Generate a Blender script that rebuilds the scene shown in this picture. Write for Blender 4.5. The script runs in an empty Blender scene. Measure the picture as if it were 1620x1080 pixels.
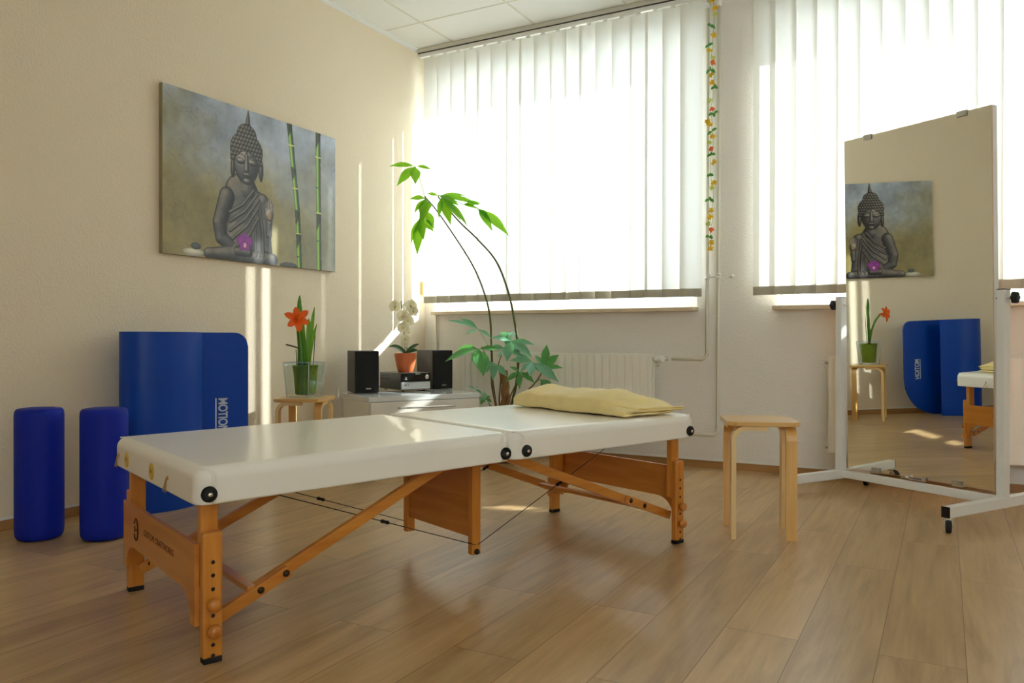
import bpy, bmesh, math, random
import numpy as np
from mathutils import Vector, Matrix

sc = bpy.context.scene
col = sc.collection
R = math.radians
PI = math.pi

# ------------------------------------------------------------------ camera
CAM = np.array([3.2422, -4.6214, 0.758])
FPX, YAW, PITCH, ROLL = 1245.65, 0.5021, -0.0038, 0.0015
fw = np.array([-math.sin(YAW)*math.cos(PITCH), math.cos(YAW)*math.cos(PITCH), math.sin(PITCH)])
r0 = np.array([math.cos(YAW), math.sin(YAW), 0.0]); u0 = np.cross(r0, fw)
cr = r0*math.cos(ROLL)+u0*math.sin(ROLL); cu = -r0*math.sin(ROLL)+u0*math.cos(ROLL)
cam = bpy.data.cameras.new('camera'); camo = bpy.data.objects.new('camera', cam); col.objects.link(camo)
cam.sensor_width = 36.0; cam.lens = FPX/1620*36; cam.clip_start = 0.05
mw = Matrix.Identity(4)
for i in range(3):
    mw[i][0], mw[i][1], mw[i][2], mw[i][3] = cr[i], cu[i], -fw[i], CAM[i]
camo.matrix_world = mw
sc.camera = camo

# ------------------------------------------------------------------ world, sun, exposure
world = bpy.data.worlds.new('daylight'); sc.world = world; world.use_nodes = True
bg = world.node_tree.nodes['Background']
bg.inputs['Color'].default_value = (0.84, 0.92, 1.0, 1)
bg.inputs['Strength'].default_value = 4.3
sun = bpy.data.lights.new('sun', 'SUN'); suno = bpy.data.objects.new('sun', sun); col.objects.link(suno)
sun.energy = 10.5; sun.angle = R(1.2); sun.color = (1.0, 1.0, 0.99)
SUN = Vector((-0.69*0.90, -0.724*0.90, -0.437)).normalized()
suno.rotation_euler = SUN.to_track_quat('-Z', 'Y').to_euler()
suno.location = (4, 4, 4)
sc.view_settings.view_transform = 'Standard'
sc.view_settings.look = 'None'
sc.view_settings.exposure = 0.70
sc.view_settings.gamma = 1.0
sc.view_settings.use_curve_mapping = False
sc.cycles.use_denoising = True
sc.cycles.max_bounces = 14
sc.cycles.diffuse_bounces = 8
sc.cycles.transparent_max_bounces = 16
sc.cycles.sample_clamp_indirect = 8.0

# ------------------------------------------------------------------ helpers
def lin(c):
    return tuple((x/12.92 if x <= 0.04045 else ((x+0.055)/1.055)**2.4) for x in c)
def srgb(r, g, b):
    return lin((r/255.0, g/255.0, b/255.0)) + (1.0,)

def mat(name, color, rough=0.5, metal=0.0, coat=0.0, spec=0.5, bump=None, var=None, trans=0.0, sheen=0.0):
    """procedural principled material; bump=(scale,strength,distance), var=(scale, amount)"""
    m = bpy.data.materials.new(name); m.use_nodes = True
    nt = m.node_tree; n = nt.nodes; l = nt.links
    b = n['Principled BSDF']
    b.inputs['Base Color'].default_value = color
    b.inputs['Roughness'].default_value = rough
    b.inputs['Metallic'].default_value = metal
    b.inputs['Coat Weight'].default_value = coat
    b.inputs['Specular IOR Level'].default_value = spec
    if sheen: b.inputs['Sheen Weight'].default_value = sheen
    if trans: b.inputs['Transmission Weight'].default_value = trans
    tc = n.new('ShaderNodeTexCoord')
    if bump:
        nz = n.new('ShaderNodeTexNoise'); nz.inputs['Scale'].default_value = bump[0]; nz.inputs['Detail'].default_value = 4
        l.new(tc.outputs['Object'], nz.inputs['Vector'])
        bp = n.new('ShaderNodeBump'); bp.inputs['Strength'].default_value = bump[1]; bp.inputs['Distance'].default_value = bump[2]
        l.new(nz.outputs['Fac'], bp.inputs['Height']); l.new(bp.outputs['Normal'], b.inputs['Normal'])
    if var:
        nz = n.new('ShaderNodeTexNoise'); nz.inputs['Scale'].default_value = var[0]; nz.inputs['Detail'].default_value = 3
        l.new(tc.outputs['Object'], nz.inputs['Vector'])
        hs = n.new('ShaderNodeHueSaturation'); hs.inputs['Color'].default_value = color
        mr = n.new('ShaderNodeMapRange'); mr.inputs['To Min'].default_value = 1-var[1]; mr.inputs['To Max'].default_value = 1+var[1]
        mr.inputs['From Min'].default_value = .3; mr.inputs['From Max'].default_value = .7
        l.new(nz.outputs['Fac'], mr.inputs['Value']); l.new(mr.outputs['Result'], hs.inputs['Value'])
        l.new(hs.outputs['Color'], b.inputs['Base Color'])
    return m

def wood(name, c1, c2, axis=2, rough=0.35, coat=0.3, scale=30.0):
    m = bpy.data.materials.new(name); m.use_nodes = True
    nt = m.node_tree; n = nt.nodes; l = nt.links; b = n['Principled BSDF']
    tc = n.new('ShaderNodeTexCoord'); mp = n.new('ShaderNodeMapping')
    s = [scale, scale, scale]; s[axis] = scale*0.07
    mp.inputs['Scale'].default_value = s
    l.new(tc.outputs['Object'], mp.inputs['Vector'])
    nz = n.new('ShaderNodeTexNoise'); nz.inputs['Scale'].default_value = 1.0; nz.inputs['Detail'].default_value = 5; nz.inputs['Distortion'].default_value = 0.6
    l.new(mp.outputs['Vector'], nz.inputs['Vector'])
    cr_ = n.new('ShaderNodeValToRGB')
    cr_.color_ramp.elements[0].position = 0.33; cr_.color_ramp.elements[0].color = c1
    cr_.color_ramp.elements[1].position = 0.67; cr_.color_ramp.elements[1].color = c2
    l.new(nz.outputs['Fac'], cr_.inputs['Fac']); l.new(cr_.outputs['Color'], b.inputs['Base Color'])
    b.inputs['Roughness'].default_value = rough; b.inputs['Coat Weight'].default_value = coat; b.inputs['Coat Roughness'].default_value = 0.2
    bp = n.new('ShaderNodeBump'); bp.inputs['Strength'].default_value = 0.08; bp.inputs['Distance'].default_value = 0.002
    l.new(nz.outputs['Fac'], bp.inputs['Height']); l.new(bp.outputs['Normal'], b.inputs['Normal'])
    return m

def leafmat(name, c, tr, mixf=0.45, rough=0.35):
    m = bpy.data.materials.new(name); m.use_nodes = True
    nt = m.node_tree; n = nt.nodes; l = nt.links; b = n['Principled BSDF']; out = n['Material Output']
    tc = n.new('ShaderNodeTexCoord'); nz = n.new('ShaderNodeTexNoise'); nz.inputs['Scale'].default_value = 9
    l.new(tc.outputs['Object'], nz.inputs['Vector'])
    cr_ = n.new('ShaderNodeValToRGB'); cr_.color_ramp.elements[0].color = tuple(x*0.72 for x in c[:3])+(1,); cr_.color_ramp.elements[0].position = .35
    cr_.color_ramp.elements[1].color = c; cr_.color_ramp.elements[1].position = .65
    l.new(nz.outputs['Fac'], cr_.inputs['Fac']); l.new(cr_.outputs['Color'], b.inputs['Base Color'])
    b.inputs['Roughness'].default_value = rough
    t = n.new('ShaderNodeBsdfTranslucent'); t.inputs['Color'].default_value = tr
    mx = n.new('ShaderNodeMixShader'); mx.inputs['Fac'].default_value = mixf
    l.new(b.outputs['BSDF'], mx.inputs[1]); l.new(t.outputs['BSDF'], mx.inputs[2]); l.new(mx.outputs['Shader'], out.inputs['Surface'])
    return m

class MB:
    """collects shapes into one mesh"""
    def __init__(s): s.v = []; s.f = []; s.mi = []; s.sm = []
    def add(s, vs, fs, mi=0, smooth=False, M=None):
        o = len(s.v)
        for p in vs:
            s.v.append(tuple(M @ Vector(p)) if M is not None else tuple(p))
        for f in fs: s.f.append(tuple(o+i for i in f)); s.mi.append(mi); s.sm.append(smooth)
    def bm(s, bm, mi=0, smooth=False, M=None):
        bm.verts.ensure_lookup_table()
        vs = [v.co.copy() for v in bm.verts]; idx = {v: i for i, v in enumerate(bm.verts)}
        fs = [[idx[v] for v in f.verts] for f in bm.faces]
        s.add(vs, fs, mi, smooth, M); bm.free()
    def box(s, c, d, bev=0.0, rot=None, mi=0, seg=2):
        bm = bmesh.new(); bmesh.ops.create_cube(bm, size=1.0)
        for v in bm.verts: v.co = Vector((v.co.x*d[0], v.co.y*d[1], v.co.z*d[2]))
        if bev > 0:
            bmesh.ops.bevel(bm, geom=bm.edges[:], offset=min(bev, min(d)*0.49), segments=seg, affect='EDGES', profile=0.5)
        M = Matrix.Translation(c)
        if rot is not None: M = M @ rot
        s.bm(bm, mi, False, M); return s
    def beam(s, a, b, w, t, up=(0, 0, 1), bev=0.002, mi=0):
        """rectangular bar from a to b; w along side axis, t along 'up' axis"""
        a = Vector(a); b = Vector(b); y = (b-a); L = y.length; y.normalize()
        up = Vector(up); x = y.cross(up); x.normalize(); z = x.cross(y)
        M = Matrix((x, y, z)).transposed().to_4x4(); M.translation = (a+b)/2
        bm = bmesh.new(); bmesh.ops.create_cube(bm, size=1.0)
        for v in bm.verts: v.co = Vector((v.co.x*w, v.co.y*L, v.co.z*t))
        if bev > 0: bmesh.ops.bevel(bm, geom=bm.edges[:], offset=min(bev, .45*min(w, t)), segments=2, affect='EDGES', profile=0.5)
        s.bm(bm, mi, False, M); return s
    def tube(s, pts, r, n=10, mi=0, closed=False, caps=True):
        P = [Vector(p) for p in pts]; k = len(P)
        rr = r if hasattr(r, '__len__') else [r]*k
        vs = []; fs = []
        prev = None
        for i, p in enumerate(P):
            if closed: t = (P[(i+1) % k]-P[i-1]).normalized()
            else: t = (P[min(i+1, k-1)]-P[max(i-1, 0)]).normalized()
            if prev is None:
                a = Vector((0, 0, 1)) if abs(t.z) < 0.9 else Vector((1, 0, 0))
                nrm = (a - t*a.dot(t)).normalized()
            else: nrm = (prev - t*prev.dot(t)).normalized()
            prev = nrm; bn = t.cross(nrm)
            for j in range(n):
                an = 2*PI*j/n
                vs.append(p + (nrm*math.cos(an)+bn*math.sin(an))*rr[i])
        m = k if closed else k-1
        for i in range(m):
            i2 = (i+1) % k
            for j in range(n):
                fs.append((i*n+j, i*n+(j+1) % n, i2*n+(j+1) % n, i2*n+j))
        if caps and not closed:
            fs.append(tuple(reversed(range(n)))); fs.append(tuple((k-1)*n+j for j in range(n)))
        s.add(vs, fs, mi, True); return s
    def cyl(s, a, b, r, n=20, mi=0, r2=None, bev=0.0):
        a = Vector(a); b = Vector(b); r2 = r if r2 is None else r2
        d = (b-a).normalized()
        if bev > 0:
            return s.tube([a, a+d*0.0001, a+d*bev*0.3, a+d*bev, b-d*bev, b-d*bev*0.3, b-d*0.0001, b],
                          [r*0.02, r-bev, r-bev*0.3, r, r2, r2-bev*0.3, r2-bev, r2*0.02], n, mi)
        return s.tube([a, a+d*0.0001, b-d*0.0001, b], [r*0.02, r, r2, r2*0.02], n, mi)
    def lathe(s, prof, c=(0, 0, 0), n=32, mi=0, ax=None):
        vs = []; fs = []; k = len(prof)
        for (r, z) in prof:
            for j in range(n):
                an = 2*PI*j/n; vs.append((r*math.cos(an), r*math.sin(an), z))
        for i in range(k-1):
            for j in range(n): fs.append((i*n+j, i*n+(j+1) % n, (i+1)*n+(j+1) % n, (i+1)*n+j))
        M = Matrix.Translation(c)
        if ax is not None: M = M @ Vector(ax).to_track_quat('Z', 'Y').to_matrix().to_4x4()
        s.add(vs, fs, mi, True, M); return s
    def prism(s, outline, a, b, M=None, mi=0, smooth=False):
        """outline in xz plane, extruded in y from a to b"""
        n = len(outline)
        vs = [(x, a, z) for x, z in outline]+[(x, b, z) for x, z in outline]
        fs = [tuple(range(n)), tuple(reversed(range(n, 2*n)))]
        for i in range(n): fs.append((i, i+n, (i+1) % n+n, (i+1) % n))
        s.add(vs, fs, mi, smooth, M); return s
    def grid(s, fn, nu, nv, mi=0, M=None, closeu=False):
        vs = [fn(i/(nu if closeu else nu-1), j/(nv-1)) for j in range(nv) for i in range(nu)]
        fs = []
        for j in range(nv-1):
            for i in range(nu if closeu else nu-1):
                i2 = (i+1) % nu
                fs.append((j*nu+i, j*nu+i2, (j+1)*nu+i2, (j+1)*nu+i))
        s.add(vs, fs, mi, True, M); return s
    def build(s, name, mats, parent=None, fixn=True):
        me = bpy.data.meshes.new(name)
        me.from_pydata(s.v, [], s.f)
        if not isinstance(mats, (list, tuple)): mats = [mats]
        for m in mats: me.materials.append(m)
        me.polygons.foreach_set('material_index', s.mi); me.polygons.foreach_set('use_smooth', s.sm)
        me.update()
        if fixn:
            bm = bmesh.new(); bm.from_mesh(me); bmesh.ops.recalc_face_normals(bm, faces=bm.faces[:]); bm.to_mesh(me); bm.free()
        o = bpy.data.objects.new(name, me); col.objects.link(o)
        if parent is not None: o.parent = parent
        return o

def tag(o, label, cat, group=None, kind=None):
    if label: o['label'] = label
    if cat: o['category'] = cat
    if group: o['group'] = group
    if kind: o['kind'] = kind
    return o
def thing(name, label, cat, loc=(0, 0, 0), rz=0.0, group=None):
    o = bpy.data.objects.new(name, None); col.objects.link(o)
    o.location = loc; o.rotation_euler = (0, 0, rz); o.empty_display_size = 0.1
    return tag(o, label, cat, group)
def struct(name, mb, mats, parent=None, label=None):
    o = mb.build(name, mats, parent); o['kind'] = 'structure'
    if label: o['label'] = label
    return o
def copy_tree(o, parent=None):
    c = o.copy(); col.objects.link(c)
    if parent is not None: c.parent = parent
    for ch in list(o.children): copy_tree(ch, c)
    return c
def text(name, body, size, M, material, parent, depth=0.0004, spacing=1.0, bold=0.0):
    cu_ = bpy.data.curves.new(name, 'FONT'); cu_.body = body; cu_.size = size; cu_.extrude = depth
    cu_.align_x = 'CENTER'; cu_.align_y = 'CENTER'; cu_.space_character = spacing; cu_.offset = bold
    t = bpy.data.objects.new('tmp_text', cu_); col.objects.link(t)
    dg = bpy.context.evaluated_depsgraph_get(); dg.update()
    me = bpy.data.meshes.new_from_object(t.evaluated_get(dg)); me.name = name
    bpy.data.objects.remove(t)
    me.transform(M); me.materials.clear(); me.materials.append(material)
    o = bpy.data.objects.new(name, me); col.objects.link(o); o.parent = parent
    return o
def P(px, py, depth):
    d = fw + cr*(px-810)/FPX - cu*(py-540)/FPX
    return Vector(CAM + d*depth)

# ------------------------------------------------------------------ materials
M_trimw = mat('white_lacquer', srgb(236, 236, 232), 0.4)
M_steelw = mat('white_powder_coat', srgb(232, 232, 230), 0.35, coat=0.2)
M_black = mat('black_plastic', srgb(18, 18, 18), 0.4)
M_rubber = mat('black_rubber', srgb(16, 16, 17), 0.7)
M_blackcloth = mat('black_speaker_cloth', srgb(16, 17, 19), 0.9, bump=(900, .3, .001))
M_chrome = mat('chrome', (0.75, 0.75, 0.76, 1), 0.15, metal=1)
M_alu = mat('brushed_aluminium', (0.62, 0.62, 0.60, 1), 0.35, metal=1)
M_brass = mat('brass', (0.75, 0.50, 0.16, 1), 0.3, metal=1)
M_beech = wood('orange_beech', srgb(192, 116, 36), srgb(216, 144, 58), 2, 0.3, 0.5, 26)
M_beech_y = wood('orange_beech_lengthwise', srgb(190, 114, 38), srgb(214, 144, 60), 1, 0.3, 0.5, 26)
M_beech_x = wood('orange_beech_crosswise', srgb(184, 108, 34), srgb(208, 134, 52), 0, 0.3, 0.5, 22)
M_birch = wood('pale_birch', srgb(214, 164, 86), srgb(230, 184, 112), 2, 0.32, 0.4, 28)
M_birch_x = wood('pale_birch_seat', srgb(214, 166, 92), srgb(232, 188, 120), 0, 0.3, 0.5, 24)
M_birch_edge = mat('birch_ply_edge', srgb(236, 206, 150), 0.4)
M_vinyl = mat('white_vinyl', srgb(243, 240, 232), 0.28, coat=0.25, bump=(350, .04, .001), var=(2.2, .02))
M_foam = mat('blue_foam', srgb(6, 36, 166), 0.6, bump=(500, .12, .001), spec=.3)
M_matb = mat('blue_gym_mat', srgb(0, 66, 172), 0.36, bump=(300, .06, .001), spec=.35)
M_print = mat('white_print', srgb(205, 215, 228), 0.5)
M_towel = mat('yellow_terry', srgb(246, 226, 158), 0.95, bump=(700, .3, .002), sheen=0.3, var=(14, .05))
M_wallL = mat('wall_paint_left', srgb(236, 222, 198), 0.85)
M_wallW = mat('wall_paint_window', srgb(236, 232, 225), 0.85)
M_cab = mat('cabinet_laminate', srgb(222, 218, 208), 0.28)
M_cabtop = mat('cabinet_top_gloss', srgb(214, 218, 218), 0.12, coat=0.4)
M_terra = mat('terracotta', srgb(200, 102, 54), 0.6, bump=(200, .1, .001))
M_potgreen = mat('green_wool_pot', srgb(112, 142, 22), 0.85, bump=(260, .5, .003), var=(40, .15))
M_pipe = mat('cream_pipe_paint', srgb(226, 222, 208), 0.35)
M_rad = mat('radiator_enamel', srgb(246, 244, 236), 0.3)
M_wire = mat('steel_cable', srgb(60, 56, 52), 0.4, metal=0.7)
M_dark = mat('dark_hole', srgb(34, 18, 10), 0.8)
M_bolt = mat('bronze_bolt', srgb(70, 56, 40), 0.35, metal=0.8)
M_soil = mat('potting_soil', srgb(54, 38, 26), 0.95, bump=(120, 1, .01))

def bump_wall(m, scale=85):
    nt = m.node_tree; n = nt.nodes; l = nt.links; b = n['Principled BSDF']
    tc = n['Texture Coordinate']
    nz = n.new('ShaderNodeTexNoise'); nz.inputs['Scale'].default_value = scale; nz.inputs['Detail'].default_value = 2.0; nz.inputs['Roughness'].default_value = .5
    l.new(tc.outputs['Object'], nz.inputs['Vector'])
    rp = n.new('ShaderNodeMapRange'); rp.inputs['From Min'].default_value = .45; rp.inputs['From Max'].default_value = .7
    l.new(nz.outputs['Fac'], rp.inputs['Value'])
    bp = n.new('ShaderNodeBump'); bp.inputs['Strength'].default_value = .30; bp.inputs['Distance'].default_value = .003
    l.new(rp.outputs['Result'], bp.inputs['Height']); l.new(bp.outputs['Normal'], b.inputs['Normal'])
bump_wall(M_wallL); bump_wall(M_wallW)
M_ceil = mat('ceiling_tile', srgb(236, 236, 232), 0.9, bump=(240, .12, .001))
M_tbar = mat('ceiling_bar', srgb(218, 214, 200), 0.6)

# floor planks running along Y
def floor_mat():
    m = bpy.data.materials.new('oak_vinyl_planks'); m.use_nodes = True
    nt = m.node_tree; n = nt.nodes; l = nt.links; b = n['Principled BSDF']
    tc = n.new('ShaderNodeTexCoord'); sp = n.new('ShaderNodeSeparateXYZ'); l.new(tc.outputs['Object'], sp.inputs[0])
    ax = n.new('ShaderNodeMath'); ax.operation = 'ADD'; ax.inputs[1].default_value = 0.022+0.184*20; l.new(sp.outputs['X'], ax.inputs[0])
    ay = n.new('ShaderNodeMath'); ay.operation = 'ADD'; ay.inputs[1].default_value = 12.3; l.new(sp.outputs['Y'], ay.inputs[0])
    cb = n.new('ShaderNodeCombineXYZ'); l.new(ay.outputs[0], cb.inputs['X']); l.new(ax.outputs[0], cb.inputs['Y'])
    br = n.new('ShaderNodeTexBrick'); br.offset = 0.37; br.offset_frequency = 2; br.squash = 1.0
    br.inputs['Scale'].default_value = 1.0; br.inputs['Brick Width'].default_value = 1.22; br.inputs['Row Height'].default_value = 0.184
    br.inputs['Mortar Size'].default_value = 0.0011; br.inputs['Mortar Smooth'].default_value = 0.3; br.inputs['Bias'].default_value = 0.0
    br.inputs['Color1'].default_value = (0, 0, 0, 1); br.inputs['Color2'].default_value = (1, 1, 1, 1); br.inputs['Mortar'].default_value = (0.5, 0.5, 0.5, 1)
    l.new(cb.outputs[0], br.inputs['Vector'])
    # grain coordinates shifted per plank
    mp = n.new('ShaderNodeMapping'); mp.inputs['Scale'].default_value = (1.6, 13, 1)
    l.new(cb.outputs[0], mp.inputs['Vector'])
    off = n.new('ShaderNodeVectorMath'); off.operation = 'MULTIPLY_ADD'; off.inputs[1].default_value = (37, 11, 5)
    l.new(br.outputs['Color'], off.inputs[0]); l.new(mp.outputs['Vector'], off.inputs[2])
    n1 = n.new('ShaderNodeTexNoise'); n1.inputs['Scale'].default_value = 1.0; n1.inputs['Detail'].default_value = 6; n1.inputs['Distortion'].default_value = 1.2; n1.inputs['Roughness'].default_value = .6
    l.new(off.outputs[0], n1.inputs['Vector'])
    mp2 = n.new('ShaderNodeMapping'); mp2.inputs['Scale'].default_value = (3.0, 75, 1)
    l.new(cb.outputs[0], mp2.inputs['Vector'])
    off2 = n.new('ShaderNodeVectorMath'); off2.operation = 'MULTIPLY_ADD'; off2.inputs[1].default_value = (37, 11, 5)
    l.new(br.outputs['Color'], off2.inputs[0]); l.new(mp2.outputs['Vector'], off2.inputs[2])
    n2 = n.new('ShaderNodeTexNoise'); n2.inputs['Scale'].default_value = 1.0; n2.inputs['Detail'].default_value = 4; n2.inputs['Distortion'].default_value = .4
    l.new(off2.outputs[0], n2.inputs['Vector'])
    cr_ = n.new('ShaderNodeValToRGB'); ramp = cr_.color_ramp
    ramp.elements.new(0.5)
    for i, (po, co) in enumerate(((0.25, srgb(160, 128, 86)), (0.5, srgb(188, 155, 110)), (0.78, srgb(206, 174, 128)))):
        ramp.elements[i].position = po; ramp.elements[i].color = co
    l.new(n1.outputs['Fac'], cr_.inputs['Fac'])
    hs = n.new('ShaderNodeHueSaturation'); l.new(cr_.outputs['Color'], hs.inputs['Color'])
    mr = n.new('ShaderNodeMapRange'); mr.inputs['To Min'].default_value = 0.90; mr.inputs['To Max'].default_value = 1.08; l.new(br.outputs['Color'], mr.inputs['Value'])
    mr2 = n.new('ShaderNodeMapRange'); mr2.inputs['From Min'].default_value = .3; mr2.inputs['From Max'].default_value = .7; mr2.inputs['To Min'].default_value = 0.92; mr2.inputs['To Max'].default_value = 1.06; l.new(n2.outputs['Fac'], mr2.inputs['Value'])
    mu = n.new('ShaderNodeMath'); mu.operation = 'MULTIPLY'; l.new(mr.outputs[0], mu.inputs[0]); l.new(mr2.outputs[0], mu.inputs[1])
    l.new(mu.outputs[0], hs.inputs['Value'])
    mx = n.new('ShaderNodeMix'); mx.data_type = 'RGBA'; l.new(br.outputs['Fac'], mx.inputs['Factor'])
    l.new(hs.outputs['Color'], mx.inputs['A']); mx.inputs['B'].default_value = srgb(112, 84, 54)
    l.new(mx.outputs['Result'], b.inputs['Base Color'])
    rr = n.new('ShaderNodeMapRange'); rr.inputs['To Min'].default_value = .285; rr.inputs['To Max'].default_value = .34; l.new(n1.outputs['Fac'], rr.inputs['Value'])
    l.new(rr.outputs[0], b.inputs['Roughness'])
    b.inputs['Specular IOR Level'].default_value = 0.55
    ad = n.new('ShaderNodeMath'); ad.operation = 'MULTIPLY_ADD'; ad.inputs[1].default_value = -1.2
    l.new(br.outputs['Fac'], ad.inputs[0]); l.new(n2.outputs['Fac'], ad.inputs[2])
    bp = n.new('ShaderNodeBump'); bp.inputs['Strength'].default_value = .16; bp.inputs['Distance'].default_value = .0014
    l.new(ad.outputs[0], bp.inputs['Height']); l.new(bp.outputs['Normal'], b.inputs['Normal'])
    return m
M_floor = floor_mat()
M_skirt = wood('skirting_oak', srgb(150, 108, 62), srgb(176, 132, 82), 1, .4, .1, 20)
M_skirt_x = wood('skirting_oak_cross', srgb(150, 108, 62), srgb(176, 132, 82), 0, .4, .1, 20)
M_sill = mat('beige_marble', srgb(222, 206, 180), 0.25, var=(9, .08))

def slat_mat():
    m = bpy.data.materials.new('blind_fabric'); m.use_nodes = True
    nt = m.node_tree; n = nt.nodes; l = nt.links; n.remove(n['Principled BSDF']); out = n['Material Output']
    tc = n.new('ShaderNodeTexCoord'); mp = n.new('ShaderNodeMapping'); mp.inputs['Scale'].default_value = (420, 420, 5); l.new(tc.outputs['Object'], mp.inputs['Vector'])
    nz = n.new('ShaderNodeTexNoise'); nz.inputs['Scale'].default_value = 1; l.new(mp.outputs[0], nz.inputs['Vector'])
    cr_ = n.new('ShaderNodeValToRGB'); cr_.color_ramp.elements[0].color = srgb(226, 224, 214); cr_.color_ramp.elements[1].color = srgb(240, 239, 232)
    l.new(nz.outputs['Fac'], cr_.inputs['Fac'])
    d = n.new('ShaderNodeBsdfDiffuse'); l.new(cr_.outputs['Color'], d.inputs['Color'])
    t = n.new('ShaderNodeBsdfTranslucent'); t.inputs['Color'].default_value = (.90, .90, .87, 1)
    mx = n.new('ShaderNodeMixShader'); mx.inputs['Fac'].default_value = .29
    l.new(d.outputs[0], mx.inputs[1]); l.new(t.outputs[0], mx.inputs[2]); l.new(mx.outputs[0], out.inputs['Surface'])
    return m
M_slat = slat_mat()
M_hem = leafmat('blind_hem_fabric', srgb(206, 200, 184), (.5, .48, .42, 1), .25, .9)

def glass_pane():
    m = bpy.data.materials.new('window_glass'); m.use_nodes = True
    nt = m.node_tree; n = nt.nodes; l = nt.links; n.remove(n['Principled BSDF']); out = n['Material Output']
    t = n.new('ShaderNodeBsdfTransparent'); t.inputs['Color'].default_value = (.93, .96, .95, 1)
    g = n.new('ShaderNodeBsdfGlossy'); g.inputs['Roughness'].default_value = 0.02
    mx = n.new('ShaderNodeMixShader'); mx.inputs['Fac'].default_value = 0.06
    l.new(t.outputs[0], mx.inputs[1]); l.new(g.outputs[0], mx.inputs[2]); l.new(mx.outputs[0], out.inputs['Surface'])
    return m
M_pane = glass_pane()
def vase_glass():
    m = bpy.data.materials.new('clear_vase_glass'); m.use_nodes = True
    nt = m.node_tree; n = nt.nodes; l = nt.links; n.remove(n['Principled BSDF']); out = n['Material Output']
    t = n.new('ShaderNodeBsdfTransparent'); t.inputs['Color'].default_value = (.95, .975, .98, 1)
    g = n.new('ShaderNodeBsdfGlossy'); g.inputs['Roughness'].default_value = 0.03; g.inputs['Color'].default_value = (.9, .97, 1, 1)
    mx = n.new('ShaderNodeMixShader'); mx.inputs['Fac'].default_value = .07
    l.new(t.outputs[0], mx.inputs[1]); l.new(g.outputs[0], mx.inputs[2]); l.new(mx.outputs[0], out.inputs['Surface'])
    return m
M_vase = vase_glass()
M_vase_edge = mat('vase_glass_edge', srgb(186, 200, 208), 0.1, coat=.5)
M_mirror = bpy.data.materials.new('mirror_silver'); M_mirror.use_nodes = True
_b = M_mirror.node_tree.nodes['Principled BSDF']; _b.inputs['Metallic'].default_value = 1; _b.inputs['Roughness'].default_value = 0.0
_b.inputs['Base Color'].default_value = (0.86, 0.88, 0.84, 1)

# ------------------------------------------------------------------ room shell
H = 2.78; XR = 6.2; YB = -5.9; WT = 0.32
W1 = (0.075, 1.955); W2 = (2.41, 4.35); W3 = (4.75, 6.0); ZS, ZT = 0.945, 2.56
mb = MB(); mb.box((XR/2, YB/2, -0.05), (XR+.6, -YB+.6, 0.1)); struct('floor', mb, M_floor)
mb = MB(); mb.box((XR/2, YB/2, H+0.05), (XR+.6, -YB+.6, 0.1))
xs = [0.299+0.625*i for i in range(10)]; ys = [-0.478-0.625*i for i in range(10)]
for x in xs: mb.box((x, YB/2, H-0.0015), (0.011, -YB, 0.003), mi=1)
for y in ys: mb.box((XR/2, y, H-0.001), (XR, 0.011, 0.002), mi=1)
struct('ceiling', mb, [M_ceil, M_tbar])
mb = MB(); mb.box((-0.06, YB/2, H/2), (0.12, -YB+.1, H)); struct('wall_left', mb, M_wallL)
mb = MB(); mb.box((XR+0.06, YB/2, H/2), (0.12, -YB+.1, H)); struct('wall_right', mb, M_wallL)
mb = MB(); B0, B1, BZ0, BZ1 = 3.5, 5.9, .9, 2.4  # back wall with an opening cut for the added fill window
for (a, b, c, d) in ((-.12, B0, 0, H), (B1, XR+.12, 0, H), (B0, B1, 0, BZ0), (B0, B1, BZ1, H)): mb.box(((a+b)/2, YB-.1, (c+d)/2), (b-a, .2, d-c))
struct('wall_back', mb, M_wallL)
fill_win = bpy.data.objects.new('window_3', None); col.objects.link(fill_win); fill_win.location = ((B0+B1)/2, YB-.12, BZ0); fill_win['kind'] = 'structure'  # added unseen window; frame and pane only let fill daylight in
mb = MB(); X = B1-B0; Z = BZ1-BZ0
for x in (-X/2+.03, -X/6, X/6, X/2-.03): mb.box((x, 0, Z/2), (.06, .07, Z), .004)
for z in (.03, Z-.03): mb.box((0, 0, z), (X-.02, .068, .06), .004)
mb.build('window_frame', M_trimw, fill_win)
mb = MB(); mb.box((0, 0, Z/2), (X-.05, .006, Z-.05)); mb.build('window_pane', M_pane, fill_win)
mb = MB()
def wb(x0, x1, z0, z1): mb.box(((x0+x1)/2, WT/2, (z0+z1)/2), (x1-x0, WT, z1-z0))
wb(-.12, W1[0], 0, H); wb(W1[1], W2[0], 0, H); wb(W2[1], XR+.12, 0, H)
for a, b in (W1, W2): wb(a, b, 0, ZS-.02); wb(a, b, ZT, H)
struct('wall_window', mb, M_wallW)
mb = MB(); mb.box((0.006, YB/2, 0.021), (0.012, -YB, 0.042)); struct('baseboard_left', mb, M_skirt)
mb = MB(); mb.box((XR/2, -0.006, 0.021), (XR, 0.012, 0.042)); struct('baseboard_window', mb, M_skirt_x)
mb = MB(); mb.box((0.0065, YB/2, 0.0475), (0.003, -YB, 0.011)); mb.box((XR/2, -0.0065, 0.0475), (XR, 0.003, 0.011)); struct('trim_1', mb, M_trimw)
mb = MB(); mb.box((0.011, YB/2, H-.002), (0.022, -YB, 0.004)); mb.box((0.0015, YB/2, H-.014), (0.003, -YB, 0.024)); struct('trim_2', mb, M_trimw)

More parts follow.
